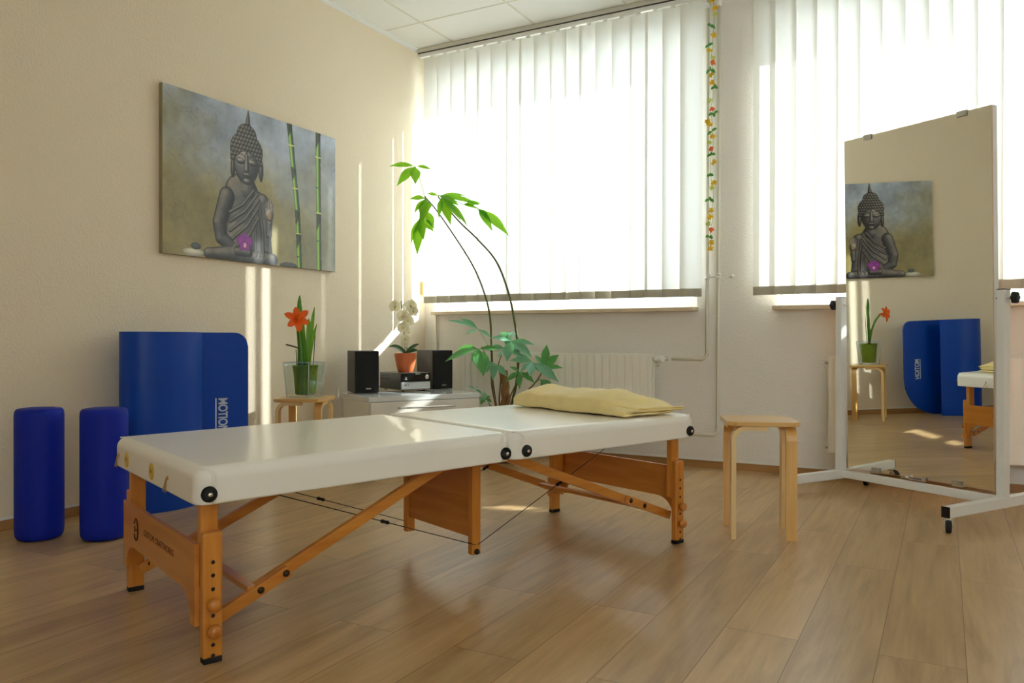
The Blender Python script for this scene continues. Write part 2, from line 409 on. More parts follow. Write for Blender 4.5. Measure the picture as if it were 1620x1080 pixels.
def window(idx, x0, x1, sx0, sx1, splits):
    root = bpy.data.objects.new('window_%d' % idx, None); col.objects.link(root); root.location = ((x0+x1)/2, 0.2, ZS); root['kind'] = 'structure'
    X = x1-x0; Z = ZT-ZS
    mb = MB()
    f = .065
    for sx in (-1, 1): mb.box((sx*(X/2-f/2), 0, Z/2), (f, .07, Z), .004)
    for z in (f/2, Z-f/2): mb.box((0, 0, z), (X-2*f, .07, f), .004)
    for s_ in splits: mb.box((s_-(x0+x1)/2, 0, Z/2), (.10, .07, Z-2*f), .004)
    mb.build('window_frame', M_trimw, root)
    mb = MB(); mb.box((0, .0, Z/2), (X-2*f+.02, .006, Z-2*f+.02)); mb.build('window_pane', M_pane, root)
    mb = MB(); cx = (sx0+sx1)/2-(x0+x1)/2
    mb.box((cx, -.2-.035, -.012), (sx1-sx0, .09, .024), .004)
    mb.box((0, -.1, -.012), (X, .2, .024), .0)
    mb.build('window_sill', M_sill, root)
window(1, W1[0], W1[1], .10, 1.965, [1.0])
window(2, W2[0], W2[1], 2.40, 4.36, [3.05, 3.70])

# ------------------------------------------------------------------ vertical blinds
def blind(xs, angs, x0, x1, label):
    root = thing('vertical_blind', label, 'blind', ((x0+x1)/2, -0.085, 2.78), 0, 'fabric vertical blinds')
    ox = (x0+x1)/2; oz = 2.78
    mb = MB(); mb.box((0, 0, -0.016), (x1-x0, 0.05, 0.030), .003); mb.box((0, -.004, -0.0325), (x1-x0, 0.042, 0.003), 0, mi=1)
    mb.box((0, -.004, -.047), (x1-x0-.01, .026, .026), .002, mi=2)
    mb.build('head_rail', [M_alu_grey, M_black, M_trimw], root)
    w = 0.127; zt, zb = 2.712-oz, 1.003-oz
    rnd = random.Random(int(x0*100)+3)
    for i, x in enumerate(xs):
        a = R(angs(i) if callable(angs) else angs)
        mb = MB()
        cvx = 0.004
        def fn(u, v, a=a, cvx=cvx):
            s = (u-.5)*w; c = cvx*(1-(2*u-1)**2)
            return (s*math.cos(a)+c*math.sin(a), s*math.sin(a)-c*math.cos(a), zt+(zb-zt)*v)
        mb.grid(fn, 7, 2)
        so = mb.build('slat', M_slat, root, fixn=False); so.location = (x-ox, 0, 0)
        mb = MB()
        for off in (-.0016, .0016):
            def fh(u, v, off=off):
                s = (u-.5)*(w-.002); c = cvx*(1-(2*u-1)**2)-off
                return (s*math.cos(a)+c*math.sin(a), s*math.sin(a)-c*math.cos(a), zb+.048-(.0478)*v)
            mb.grid(fh, 7, 2)
        mb.build('hem_weight', M_hem, so, fixn=False)
        mb = MB(); mb.box((0, 0, -.064), (.010, .010, .022), .002); mb.box((0, -.003, zt+.003), (.030, .006, .012), .001)
        mb.build('carrier_hook', M_trimw, so)
    return root
M_alu_grey = mat('rail_aluminium', srgb(206, 204, 192), 0.5, metal=.0)
open_at = {17: 14, 16: 14, 15: 14, 13: 11, 12: 17, 11: 17, 8: 10, 7: 10, 5: 11, 4: 11, 3: -5, 2: 9, 1: 13, 0: 14}
def ang1(i): return open_at.get(i, -9) + ((i*37) % 7-3)*(.2 if i in open_at else .8)
blind([.118+.1073*i for i in range(18)], ang1, 0.012, 2.02,
      'white fabric vertical blind over the left window, between the room corner and the heating pipes')
def ang2(i): return -9 + ((i*53) % 9-4)*1.0
blind([2.357+.1073*i for i in range(19)], ang2, 2.28, 4.42,
      'white fabric vertical blind over the right window, behind the standing mirror')


# ------------------------------------------------------------------ radiators and pipes
def radiator(x0, x1, z0, z1, y, label, valve):
    root = thing('radiator', label, 'radiator', ((x0+x1)/2, y, z0), 0, 'white panel radiators')
    X = x1-x0; Z = z1-z0
    for sy, nm in ((-.028, 'front_panel'), (.028, 'rear_panel')):
        mb = MB(); n = int(round(X/.05)); m_ = n*8+1
        def fn(u, v, sy=sy, n=n):
            ph = (u*n) % 1.0
            g = 0.005*max(0, 1-abs(ph-.5)*6) if .03 < v < .97 else 0
            sgn = -1 if sy < 0 else 1
            return (-X/2+u*X, sy+sgn*(.006-g), v*Z)
        vs = []
        def fn2(u, v): return fn(u, [0, .025, .04, .96, .975, 1][int(round(v*5))])
        mb.grid(fn2, m_, 6)
        mb.box((0, sy+(.003 if sy < 0 else -.003), Z/2), (X, .006, Z), .002)
        mb.build(nm, M_rad, root)
    mb = MB()
    for s in (-1, 1): mb.box((s*(X/2-.012), 0, Z/2), (.012, .05, Z-.02), .002)
    mb.box((0, 0, Z-.004), (X-.02, .048, .006), .001)
    mb.build('casing', M_rad, root)
    mb = MB()
    for s in (-.35, .35): mb.box((s*X, .058, Z*.5), (.03, .036, Z*.7), .001)
    mb.build('wall_bracket', M_rad, root)
    if valve:
        mb = MB(); mb.cyl((X/2, 0, Z-.03), (X/2+.02, 0, Z-.03), .009, mi=0); mb.cyl((X/2+.055, 0, Z-.03), (X/2+.09, 0, Z-.03), .011, mi=0)
        mb.build('valve', M_chrome, root)
        mb = MB(); mb.cyl((X/2+.022, -.012, Z-.03), (X/2+.022+.05, -.03, Z-.03), .021, 24, bev=.004); mb.cyl((X/2+.03, 0, Z-.075), (X/2+.03, 0, Z-.05), .008)
        mb.build('thermostat_knob', M_trimw, root)
    else:
        mb = MB(); mb.cyl((-X/2-.018, 0, Z-.03), (-X/2, 0, Z-.03), .012, mi=0); mb.cyl((-X/2-.018, 0, .03), (-X/2, 0, .03), .012); mb.build('end_plug', M_alu, root)
    return root
radiator(.385, 1.715, .15, .668, -.085, 'white panel radiator under the left window, behind the potted money tree', True)
radiator(2.70, 4.2, .150, .664, -.085, 'white panel radiator under the right window, behind the standing mirror', False)

def arc(c, r, a0, a1, ax1, ax2, n=7):
    c = Vector(c); ax1 = Vector(ax1); ax2 = Vector(ax2)
    return [c+ax1*r*math.cos(a0+(a1-a0)*i/n)+ax2*r*math.sin(a0+(a1-a0)*i/n) for i in range(n+1)]
def pipe(x, zb, xe, label):
    mb = MB()
    pts = [(x, -.04, H-.01), (x, -.04, zb+.04)] + arc((x-.04, -.04, zb+.04), .04, 0, -PI/2, (1, 0, 0), (0, 0, 1)) + [(xe, -.04, zb)]
    mb.tube(pts, .0095, 14)
    o = mb.build('heating_pipe', M_pipe, None)
    return tag(o, label, 'pipe', 'heating pipes')
pa = pipe(2.028, .640, 1.815, 'cream heating pipe bending left to the radiator valve, left one of the pair')
pb = pipe(2.092, .198, 1.62, 'cream heating pipe running down near the floor, right one of the pair')
mb = MB(); mb.tube([(.10, -.014, .925), (.10, -.014, .2)], .008, 12)
tag(mb.build('heating_pipe', M_pipe, None), 'thin cream pipe by the room corner, below the window sill', 'pipe', 'heating pipes')
for z, lb in ((1.121, 'lower'), (2.70, 'upper')):
    t = thing('pipe_clamp', 'white plastic double clamp holding both heating pipes, the %s one' % ('one level with the sill' if z < 2 else 'one up by the ceiling'), 'clamp', (2.06, -.04, z), 0, 'pipe clamps')
    for s in (-1, 1):
        mb = MB(); mb.lathe([(.0098, -.016), (.0155, -.014), (.0165, -.009), (.0135, -.006), (.0135, .006), (.0165, .009), (.0155, .014), (.0098, .016)], (s*.032, 0, 0), 20); mb.build('collar', M_trimw, t)
    mb = MB(); mb.box((0, .01, 0), (.04, .018, .008), .002); mb.box((0, .028, 0), (.012, .022, .012), .002); mb.build('bridge', M_trimw, t)
mb = MB(); mb.cyl((2.17, 0.0, 1.121), (2.17, -.03, 1.121), .005); mb.lathe([(.0, -.002), (.008, -.002), (.010, .002), (.006, .008), (0, .010)], (2.17, -.03, 1.121), 16, ax=(0, -1, 0))
tag(mb.build('wall_peg', M_trimw, None), 'small white peg on the wall right of the pipes', 'peg')
mb = MB(); mb.box((.012, -.045, 1.112), (.022, .03, .088), .002)
tag(mb.build('wooden_block', mat('pale_wood_block', srgb(206, 182, 112), .5), None), 'small yellow wooden block fixed in the room corner beside the blind', 'block')

# ------------------------------------------------------------------ wall picture
def picture():
    W_, H_ = 1.195, .800
    nx, ny = 540, 360
    X, Y = np.meshgrid(np.linspace(0, 1.5, nx), np.linspace(0, 1, ny))
    rs = np.random.RandomState(4)
    def noise(sx, sy, seed):
        r_ = np.random.RandomState(seed); g = r_.rand(int(sy)+2, int(sx)+2)
        fx = X/1.5*sx; fy = Y*sy; ix = fx.astype(int); iy = fy.astype(int); tx = fx-ix; ty = fy-iy
        tx = tx*tx*(3-2*tx); ty = ty*ty*(3-2*ty)
        return (g[iy, ix]*(1-tx)+g[iy, ix+1]*tx)*(1-ty)+(g[iy+1, ix]*(1-tx)+g[iy+1, ix+1]*tx)*ty
    def fbm(s, seed): return sum(noise(s*1.5*2**k, s*2**k, seed+k)*.5**k for k in range(5))/1.94
    A = fbm(3, 1); B = fbm(5, 20); Cn = fbm(22, 40)
    blue = np.array([132, 142, 158.])/255; blue2 = np.array([176, 184, 198.])/255; och = np.array([140, 128, 82.])/255; gry = np.array([140, 142, 132.])/255
    t = np.clip((Y-.30+(A-.5)*.9)*1.7-(X-.5)*-.0, 0, 1)[..., None]
    s_ = np.clip((X-.9)*1.6, 0, 1)[..., None]
    lo = och*(1-s_)+gry*s_
    img = lo*(1-t)+(blue*(1-B[..., None])+blue2*B[..., None])*t
    img *= (0.86+.28*B+.16*(Cn-.5))[..., None]
    ylw = np.clip((fbm(4, 60)-.56)*6, 0, 1)*np.clip(1-np.abs(Y-.4)*2.2, 0, 1)*np.clip(1.1-X, 0, 1)
    img = img*(1-ylw[..., None]*.6)+np.array([168, 150, 74.])/255*ylw[..., None]*.6
    crack = np.clip(1-np.abs(fbm(8, 80)-.5)*60, 0, 1)[..., None]*.10
    img = img*(1-crack)
    # vignette behind the statue in the print
    sh = np.exp(-(((X-.50)/.28)**2+((Y-.22)/.30)**2))[..., None]; img *= 1-.14*sh
    # statue heightfield from ellipses and tapered strokes
    Z = np.full(X.shape, -1.0)
    def ell(cx, cy, rx, ry, h, base=0.0, rot=0.0):
        c, s = math.cos(rot), math.sin(rot)
        dx = (X-cx)*c+(Y-cy)*s; dy = -(X-cx)*s+(Y-cy)*c
        q = 1-(dx/rx)**2-(dy/ry)**2
        z = np.where(q > 0, base+h*np.sqrt(np.clip(q, 0, 1)), -1)
        np.maximum(Z, z, out=Z)
    def stroke(pts, rad, base=0.0, k=1.0):
        for (a, b, ra, rb) in [(pts[i], pts[i+1], rad[i], rad[i+1]) for i in range(len(pts)-1)]:
            dx, dy = b[0]-a[0], b[1]-a[1]; L2 = dx*dx+dy*dy+1e-9
            u = np.clip(((X-a[0])*dx+(Y-a[1])*dy)/L2, 0, 1)
            r_ = ra+(rb-ra)*u; d2 = (X-a[0]-u*dx)**2+(Y-a[1]-u*dy)**2
            q = r_*r_-d2
            z = np.where(q > 0, base+k*np.sqrt(np.clip(q, 0, None)), -1); np.maximum(Z, z, out=Z)
    stroke([(.60, .43), (.61, .25), (.60, .05)], [.145, .13, .17], 0, .6)
    stroke([(.50, .41), (.62, .45), (.75, .42)], [.05, .06, .055], .02, .8)
    stroke([(.74, .40), (.72, .2), (.76, .04)], [.06, .05, .06], .03)
    stroke([(.635, .56), (.64, .47)], [.065, .075], .03)
    stroke([(.475, .405), (.415, .23), (.43, .14), (.52, .085), (.62, .085)], [.062, .052, .048, .040, .034], .07)
    stroke([(.78, .415), (.80, .30), (.82, .12), (.83, .03)], [.055, .045, .040, .045], .03)
    stroke([(.835, .20), (.84, .30)], [.026, .026], .08)
    ell(.840, .335, .036, .045, .03, .10)
    for i, (fx, fl) in enumerate(((.818, .415), (.834, .435), (.850, .432), (.864, .412))):
        stroke([(.84+(fx-.84)*.9, .35), (fx, fl)], [.0085, .0075], .11)
    stroke([(.812, .33), (.806, .375)], [.009, .007], .11)
    stroke([(.33, .030), (.55, .045), (.60, .03)], [.035, .055, .05], .08)
    stroke([(.62, .03), (.80, .035), (.87, .03)], [.045, .05, .045], .08)
    stroke([(.56, .062), (.66, .060)], [.030, .026], .12)
    for k_, (a, b) in enumerate((((.735, .46), (.50, .25)), ((.74, .42), (.50, .19)), ((.74, .37), (.52, .14)), ((.74, .30), (.56, .10)), ((.70, .48), (.50, .31)))):
        stroke([a, ((a[0]+b[0])/2+.01, (a[1]+b[1])/2-.02), b], [.010, .011, .010], .135)
    for k_, a in enumerate((.735, .765, .70)):
        stroke([(a-.01, .36), (a+.015, .2), (a+.02, .05)], [.009, .010, .010], .125)
    ell(.524, .60, .020, .070, .05, .02); ell(.762, .62, .022, .075, .05, .02)
    ell(.637, .66, .110, .150, .085, .12)
    stroke([(.638, .70), (.637, .605)], [.010, .020], .215)
    ell(.640, .570, .036, .014, .02, .215); ell(.642, .530, .035, .022, .03, .185)
    ell(.590, .655, .036, .020, .022, .195); ell(.690, .658, .034, .020, .022, .195)
    hair = ((X-.640)/.138)**2+((Y-.735)/.115)**2 < 1
    hair |= ((X-.640)/.085)**2+((Y-.83)/.075)**2 < 1
    hl = .727-((X-.638)/.125)**2*.10
    hair &= (Y > hl)
    hair |= (np.abs(X-.638) > .098) & (np.abs(X-.638) < .135) & (Y > .65) & (Y < .76)
    Zh = np.where(hair, .20+.05*np.sqrt(np.clip(1-((X-.64)/.16)**2-((Y-.74)/.2)**2, 0, 1)), -1)
    q = .027
    row = np.floor(Y/q); cx_ = (X/q+(row % 2)*.5); bx = (cx_-np.floor(cx_)-.5); by = (Y/q-row-.5)
    Zh = np.where(hair, Zh+.010*np.sqrt(np.clip(1-(bx*2)**2-(by*2)**2, 0, 1))*1.0, -1)
    np.maximum(Z, Zh, out=Z)
    stroke([(.645, .885), (.650, .945), (.652, .995)], [.026, .015, .004], .16)
    mask = Z > -.5
    Zc = np.where(mask, Z, 0)
    gy, gx = np.gradient(Zc, 1/ny, 1.5/nx)
    gx = np.clip(gx, -3, 3); gy = np.clip(gy, -3, 3)
    nn = np.sqrt(gx*gx+gy*gy+1)
    sh = np.clip((.30*gx+.45*gy*-1*-1*-1+.85)/nn, 0, 1) if False else np.clip((-.45*-gx*-1*-1+.0, 0)[0]*0+(.35*gx-.45*gy+.80)/nn, 0, 1)
    base = np.array([88, 86, 88.])/255; hi = np.array([214, 188, 156.])/255; dk = np.array([16, 15, 18.])/255
    s3 = sh[..., None]
    st = dk+(base-dk)*np.clip((s3-.25)*1.7, 0, 1)+(hi-base)*np.clip((s3-.78)*3.2, 0, 1)*.60
    gm = np.sqrt(gx*gx+gy*gy); st *= (1-.55*np.clip((gm-1.3)/1.5, 0, 1))[..., None]
    st *= (.95+.30*(Cn-.5))[..., None]
    img = np.where(mask[..., None], st, img)
    def paint(cond, c, a=1.0):
        nonlocal img
        img = np.where(cond[..., None], img*(1-a)+np.array(c)/255.*a, img)
    hand = mask & ((((X-.842)/.05)**2+((Y-.365)/.085)**2) < 1) & (X > .798)
    img = np.where(hand[..., None], np.clip(img*1.35+np.array([.10, .075, .04]), 0, 1), img)
    face = mask & ((((X-.637)/.105)**2+((Y-.655)/.145)**2) < 1) & ~hair
    img = np.where(face[..., None], np.clip(img*1.22+.02, 0, 1), img)
    # eyelids, brows, lips, urna
    for ex in (.590, .690):
        paint((np.abs(Y-(.640+((X-ex)/.036)**2*.012)) < .0035) & (np.abs(X-ex) < .034), (22, 20, 22), .8)
        paint((np.abs(Y-(.700-((X-ex)/.04)**2*.018)) < .0035) & (np.abs(X-ex) < .038), (40, 38, 38), .7)
    paint((np.abs(Y-.569-np.abs(X-.64)*.05) < .0028) & (np.abs(X-.64) < .032), (20, 18, 20), .8)
    paint((((X-.638)/.008)**2+((Y-.715)/.009)**2 < 1), (50, 50, 52))
    paint((((X-.838)/.016)**2+((Y-.325)/.022)**2 < 1), (170, 128, 78), .6)
    # bamboo
    def bamboo(pts, w, dark):
        for i in range(len(pts)-1):
            (x0, y0), (x1, y1) = pts[i], pts[i+1]
            u = (y0-Y)/(y0-y1); on = (u >= 0) & (u < 1); xc = x0+(x1-x0)*u; wd = w*(1+.10*np.abs(2*u-1)**6)
            d = (X-xc)/wd
            shd = np.clip(1.05-.85*np.abs(d+.25), .2, 1.1)
            c1 = np.array([176, 214, 92.])/255; c2 = np.array([84, 152, 40.])/255
            k = np.clip(.5+d*.9, 0, 1)[..., None]
            colr = (c1*(1-k)+c2*k)*shd[..., None]
            if i in dark: colr = np.where((u < .45-.25*d)[..., None], colr*.38, colr)
            nonlocal img
            img = np.where((on & (np.abs(d) < 1))[..., None], colr, img)
            if i > 0: paint((np.abs(Y-y0) < .004) & (np.abs((X-x0)/w) < 1.1), (206, 208, 120) if i % 2 else (50, 82, 30))
    bamboo([(1.023, 1.003), (1.043, .852), (1.063, .699), (1.083, .558), (1.103, .404), (1.114, .241), (1.121, .077), (1.125, -.01)], .024, (0, 2, 4, 5))
    bamboo([(1.313, 1.0), (1.313, .822), (1.315, .598), (1.320, .415), (1.321, .211), (1.327, -.01)], .025, (0, 3))
    # orchid and pebbles
    for a, l_, w_ in ((PI/2, .036, .024), (PI/2+1.25, .040, .034), (PI/2-1.25, .040, .034), (-PI/2+.65, .034, .024), (-PI/2-.65, .034, .024)):
        cx = .622+math.cos(a)*l_*.75; cy = .125+math.sin(a)*l_*.85
        c, s = math.cos(a), math.sin(a); dx = (X-cx)*c+(Y-cy)*s; dy = -(X-cx)*s+(Y-cy)*c
        e = (dx/l_)**2+(dy/w_)**2; tt = np.clip(e, 0, 1)[..., None]
        img = np.where((e < 1)[..., None], np.array([150, 58, 160.])/255*(1-tt)+np.array([112, 30, 128.])/255*tt, img)
    paint((((X-.624)/.012)**2+((Y-.110)/.016)**2 < 1), (220, 150, 190)); paint((((X-.624)/.005)**2+((Y-.100)/.007)**2 < 1), (240, 210, 120))
    def peb(cx, cy, rx, ry, c):
        nonlocal img
        e = ((X-cx)/rx)**2+((Y-cy)/ry)**2; g = (.62+.45*np.sqrt(np.clip(1-e, 0, 1))*(1+.5*(Y-cy)/ry))[..., None]
        img = np.where((e < 1)[..., None], np.array(c)/255.*g, img)
    peb(.216, .026, .082, .024, (190, 186, 168)); peb(.236, .064, .038, .021, (74, 80, 76)); peb(1.02, .006, .085, .024, (58, 58, 58))
    img = np.clip(img*1.08, 0, 1)
    lc = np.where(img <= .04045, img/12.92, ((img+.055)/1.055)**2.4)
    # mesh: printed front + canvas sides. left wall x=0, picture faces +x, print x runs along +y
    root = thing('wall_picture', 'frameless canvas print of a seated statue, a purple flower and two bamboo canes', 'picture', (0.003, (-2.1723-.978)/2, (1.1518+1.9631)/2), 0)
    y0, y1 = -W_/2, W_/2; z0, z1 = -H_/2, H_/2; TH = .024
    ys_ = np.linspace(y0, y1, nx); zs_ = np.linspace(z0, z1, ny)
    GY, GZ = np.meshgrid(ys_, zs_)
    V = np.stack([np.full(GY.shape, TH), GY, GZ], -1).reshape(-1, 3)
    idx = np.arange(nx*ny).reshape(ny, nx)
    F = np.stack([idx[:-1, :-1], idx[:-1, 1:], idx[1:, 1:], idx[1:, :-1]], -1).reshape(-1, 4)
    me = bpy.data.meshes.new('printed_face')
    me.vertices.add(len(V)); me.vertices.foreach_set('co', V.ravel())
    me.loops.add(F.size); me.loops.foreach_set('vertex_index', F.ravel())
    me.polygons.add(len(F)); me.polygons.foreach_set('loop_start', np.arange(len(F))*4)
    me.update(calc_edges=True)
    ca = me.color_attributes.new('print', 'FLOAT_COLOR', 'POINT')
    C4 = np.concatenate([lc.reshape(-1, 3), np.ones((len(V), 1))], 1)
    ca.data.foreach_set('color', C4.ravel().astype(np.float32))
    m = bpy.data.materials.new('canvas_print'); m.use_nodes = True
    n = m.node_tree.nodes; l = m.node_tree.links; b = n['Principled BSDF']; at = n.new('ShaderNodeVertexColor'); at.layer_name = 'print'
    l.new(at.outputs['Color'], b.inputs['Base Color']); b.inputs['Roughness'].default_value = .42; b.inputs['Coat Weight'].default_value = .15
    me.materials.append(m)
    fo = bpy.data.objects.new('printed_face', me); col.objects.link(fo); fo.parent = root
    mb = MB(); mb.box((TH/2-.0004, 0, 0), (TH, W_, H_), .001); mb.build('canvas', mat('canvas_side', srgb(150, 140, 110), .8), root)
picture()

# ------------------------------------------------------------------ massage table
TC = (1.7439, -2.4285, 0.0); TA = -.3834
table = thing('massage_table', 'portable massage table with white padded top and orange wooden legs in mid room', 'massage table', TC, TA)
HL = .90; HW = .381; UM = .026; TH_ = .087
def zbot(y):
    u = y/HL
    um = UM/HL
    return .3933+.0055*(1-abs(u-um)/((1-um) if u > um else (1+um)))-.0181*(1-u)/2
def pad(ya, yb, nm):
    bm = bmesh.new(); bmesh.ops.create_cube(bm, size=1.0)
    L = yb-ya
    for v in bm.verts: v.co = Vector((v.co.x*2*HW, v.co.y*L+(ya+yb)/2, v.co.z*TH_+TH_/2))
    ve = [e for e in bm.edges if abs(e.verts[0].co.z-e.verts[1].co.z) > .01]
    bmesh.ops.bevel(bm, geom=ve, offset=.034, segments=8, affect='EDGES', profile=0.5)
    te = [e for e in bm.edges if min(e.verts[0].co.z, e.verts[1].co.z) > TH_-.001 and len(e.link_faces) == 2 and any(abs(f.normal.z) < .5 for f in e.link_faces)]
    bmesh.ops.bevel(bm, geom=te, offset=.030, segments=8, affect='EDGES', profile=0.5)
    be = [e for e in bm.edges if max(e.verts[0].co.z, e.verts[1].co.z) < .001 and any(abs(f.normal.z) < .5 for f in e.link_faces)]
    bmesh.ops.bevel(bm, geom=be, offset=.006, segments=3, affect='EDGES', profile=0.5)
    # soft crown needs inner geometry
    top = [f for f in bm.faces if f.normal.z > .99]
    bmesh.ops.triangulate(bm, faces=[])
    for v in bm.verts: v.co.z += zbot(v.co.y)
    s = MB(); s.bm(bm, 0, True)
    o = s.build(nm, M_vinyl, table)
    md = o.modifiers.new('wn', 'WEIGHTED_NORMAL'); md.keep_sharp = False; md.weight = 100
    return o
p1 = pad(-HL, UM-.0015, 'pad_half'); p2 = pad(UM+.0015, HL, 'pad_half')
# piping loops at corners on the long sides
def piping(par, xs_, yc, sgn):
    mb = MB(); zb = zbot(yc)
    for dy in (0, -.006*sgn):
        pts = []
        for k in range(13):
            t = k/12
            z = zb+.004+(TH_-.010)*min(1, t*1.25)
            a = max(0, (t-.55)/.45)
            pts.append((xs_*(HW+.0008-.020*a**2), yc+sgn*(-.002)+dy+sgn*.026*a**2, zb+.003+(TH_-.006)*math.sin(min(1, t*1.0)*PI/2)))
        mb.tube(pts, .0016, 6)
    mb.build('piping', M_vinyl, par)
for xs_ in (-1, 1):
    piping(p1, xs_, -HL+.036, -1); piping(p1, xs_, UM-.036, 1); piping(p2, xs_, UM+.036, -1); piping(p2, xs_, HL-.036, 1)
# round bumper knobs
for xs_ in (-1, 1):
    for par, yk in ((p1, -.872), (p1, UM-.030), (p2, UM+.052), (p2, .866)):
        mb = MB(); z = zbot(yk)+.026; x = xs_*HW
        mb.lathe([(0, 0), (.017, 0), (.0185, .004), (.018, .009), (.013, .014), (.006, .015)], (x-xs_*.002, yk, z), 28, ax=(xs_, 0, 0))
        k = mb.build('bumper_knob', M_rubber, par)
        mb = MB(); mb.lathe([(0.0, .017), (.004, .0165), (.006, .0145), (.006, .012)], (x-xs_*.002, yk, z), 16, ax=(xs_, 0, 0)); mb.build('screw', M_chrome, k)
# brass fittings on both ends
for sy in (-1, 1):
    par = p1 if sy < 0 else p2; zb = zbot(sy*HL)
    for x in ((-.235, .02) if sy < 0 else (-.02, .235)):
        mb = MB(); y = sy*HL
        mb.lathe([(.006, .001), (.009, .003), (.015, .0035), (.021, .002), (.023, -.001)], (x, y, zb+.034), 28, ax=(0, sy, 0)); g = mb.build('grommet_ring', mat('yellow_grommet', srgb(214, 176, 62), .35), par)
        mb = MB(); mb.lathe([(0, .0012), (.0062, .001)], (x, y, zb+.034), 16, ax=(0, sy, 0)); mb.build('grommet_hole', M_dark, g)
    for x in ((-.325, .165) if sy < 0 else (-.165, .325)):
        mb = MB(); y = sy*(HL+.004); z = zb+.020
        mb.tube([(x, y, z+.017), (x+.010, y+sy*.005, z-.016), (x-.010, y+sy*.005, z-.016)], .0016, 8, closed=True)
        mb.lathe([(0, .004), (.005, .003), (.006, -.003)], (x, sy*HL, z+.017), 12, ax=(0, sy, 0))
        mb.build('hook_ring', M_brass, par)
# end leg frames
LX = .338
def leg_frame(sy):
    yl = sy*.852
    zt = zbot(yl)
    for sx in (-1, 1):
        mb = MB(); mb.box((sx*(LX-.024), yl, (.17+zt)/2), (.024, .042, zt-.17), .003)
        mb.build('upper_leg', M_beech, table)
        mb = MB(); mb.box((sx*LX, yl, (.012+.305)/2), (.024, .046, .293), .005, seg=3)
        lo = mb.build('leg', M_beech, table)
        mb = MB(); mb.box((sx*LX, yl, .007), (.026, .044, .014), .003); mb.build('rubber_foot', M_rubber, lo)
        mb = MB()
        for z in (.236, .205, .173, .111, .043, .018+.0):
            mb.lathe([(0, .0006), (.0048, .0006)], (sx*(LX+.012), yl, z), 14, ax=(sx, 0, 0))
        mb.build('pin_holes', M_dark, lo)
        for z in (.138, .077):
            mb = MB(); mb.cyl((sx*(LX+.006), yl, z), (sx*(LX+.022), yl, z), .006)
            mb.lathe([(0, .030), (.008, .029), (.014, .025), (.0165, .019), (.0165, .015), (.012, .012), (0, .012)], (sx*(LX+.008), yl, z), 24, ax=(sx, 0, 0))
            mb.build('adjusting_knob', M_beech_x, lo)
    # shaped cross panel on the outer face of the legs
    A = LX-.010
    out = [(-A, .090)]
    zt_, zm = .278, .158
    out = []
    out += [(-A+.0, .262), (-A+.006, zt_)] if False else [(-A, zt_)]
    out += [(A, zt_), (A, .086), (A-.026, .084)]
    for k in range(9):
        t = k/8; a = t*PI/2
        out.append((A-.040-.060*math.sin(a)-.0*t, .100+(zm-.100)*(1-math.cos(a)) if False else .100+(zm-.100)*math.sin(a)))
    arcpts = []
    for k in range(9):
        a = k/8*PI/2
        arcpts.append((A-.034-.075*(1-math.cos(a)), .092+(zm-.092)*math.sin(a)))
    out = [(-A, zt_), (A, zt_), (A, .086), (A-.034, .086)]+arcpts+[(-x, z) for x, z in reversed(arcpts)]+[(-(A-.034), .086), (-A, .086)]
    yo = sy*(.852+.024)
    mb = MB(); mb.prism(out, yo, yo+sy*.011); po = mb.build('cross_panel', M_beech_x, table)
    # lettering and round emblem
    fy = yo+sy*.0112
    rotm = Matrix.Rotation(PI/2, 4, 'X') if sy < 0 else Matrix.Rotation(PI, 4, 'Z') @ Matrix.Rotation(PI/2, 4, 'X')
    text('lettering', 'CUSTOM CRAFTWORKS', .024, Matrix.Translation((0.03 if sy < 0 else 0.0, fy, .222 if sy < 0 else .225)) @ rotm, M_letter, po, .0003, 1.05)
    ex = -.185 if sy < 0 else .20
    mb = MB(); c = Vector((ex, fy+sy*.0004, .216))
    mb.tube([c+Vector((.020*math.cos(a), 0, .030*math.sin(a))) for a in [k*PI/12 for k in range(-10, 11)]], .0025, 6)
    mb.tube([c+Vector((-.012, 0, 0)), c+Vector((.018, 0, 0))], .0022, 6); mb.tube([c+Vector((-.012, 0, -.008)), c+Vector((-.012, 0, .008))], .0022, 6)
    mb.build('emblem', M_letter, po)
    # struts
    for sx in (-1, 1):
        x = sx*.292
        mb = MB()
        if sy < 0:
            a, pv, e = (x, -.850, .072), (x, -.665, .158), (x, -.155, zbot(-.15)-.004)
        else:
            a, pv, e = (x, .858, .096), (x, .62, .186), (x, .085, zbot(.1)-.004)
        d = (Vector(e)-Vector(a)).normalized()
        av = Vector(a); ev = Vector(e)
        n1 = av+d*((ev-av).length*.30)
        mb.beam(av, n1, .018, .030, up=(0, 0, 1))
        lo = mb.build('lower_strut', M_beech_y, table)
        mb = MB(); off = Vector((-sx*.019, 0, 0)); mb.beam(av+d*((ev-av).length*.17)+off, ev+off, .018, .030)
        up_ = mb.build('upper_strut', M_beech_y, table)
        for t in (.19, .285):
            q = av+d*((ev-av).length*t); mb = MB()
            mb.lathe([(0, .004), (.006, .0035), (.009, .001), (.009, -.002)], q+Vector((sx*.0095, 0, 0)), 18, ax=(sx, 0, 0)); mb.build('pivot_bolt', M_bolt, lo)
        mb = MB(); mb.lathe([(0, .006), (.007, .005), (.011, .001), (.011, -.002)], (sx*(.352 if 0 else .292), sy*.828, .088 if sy < 0 else .108), 18, ax=(0, sy, 0)); mb.build('pivot_bolt', M_bolt, lo)
    q = Vector((0, -.735 if sy < 0 else .70, .136 if sy < 0 else .150))
    mb = MB(); mb.beam(q+Vector((-.292, 0, 0)), q+Vector((.292, 0, 0)), .028, .014, up=(0, 0.0, 1)); mb.build('spreader_bar', M_beech_x, table)
M_letter = mat('burnt_lettering', srgb(92, 52, 26), .7)
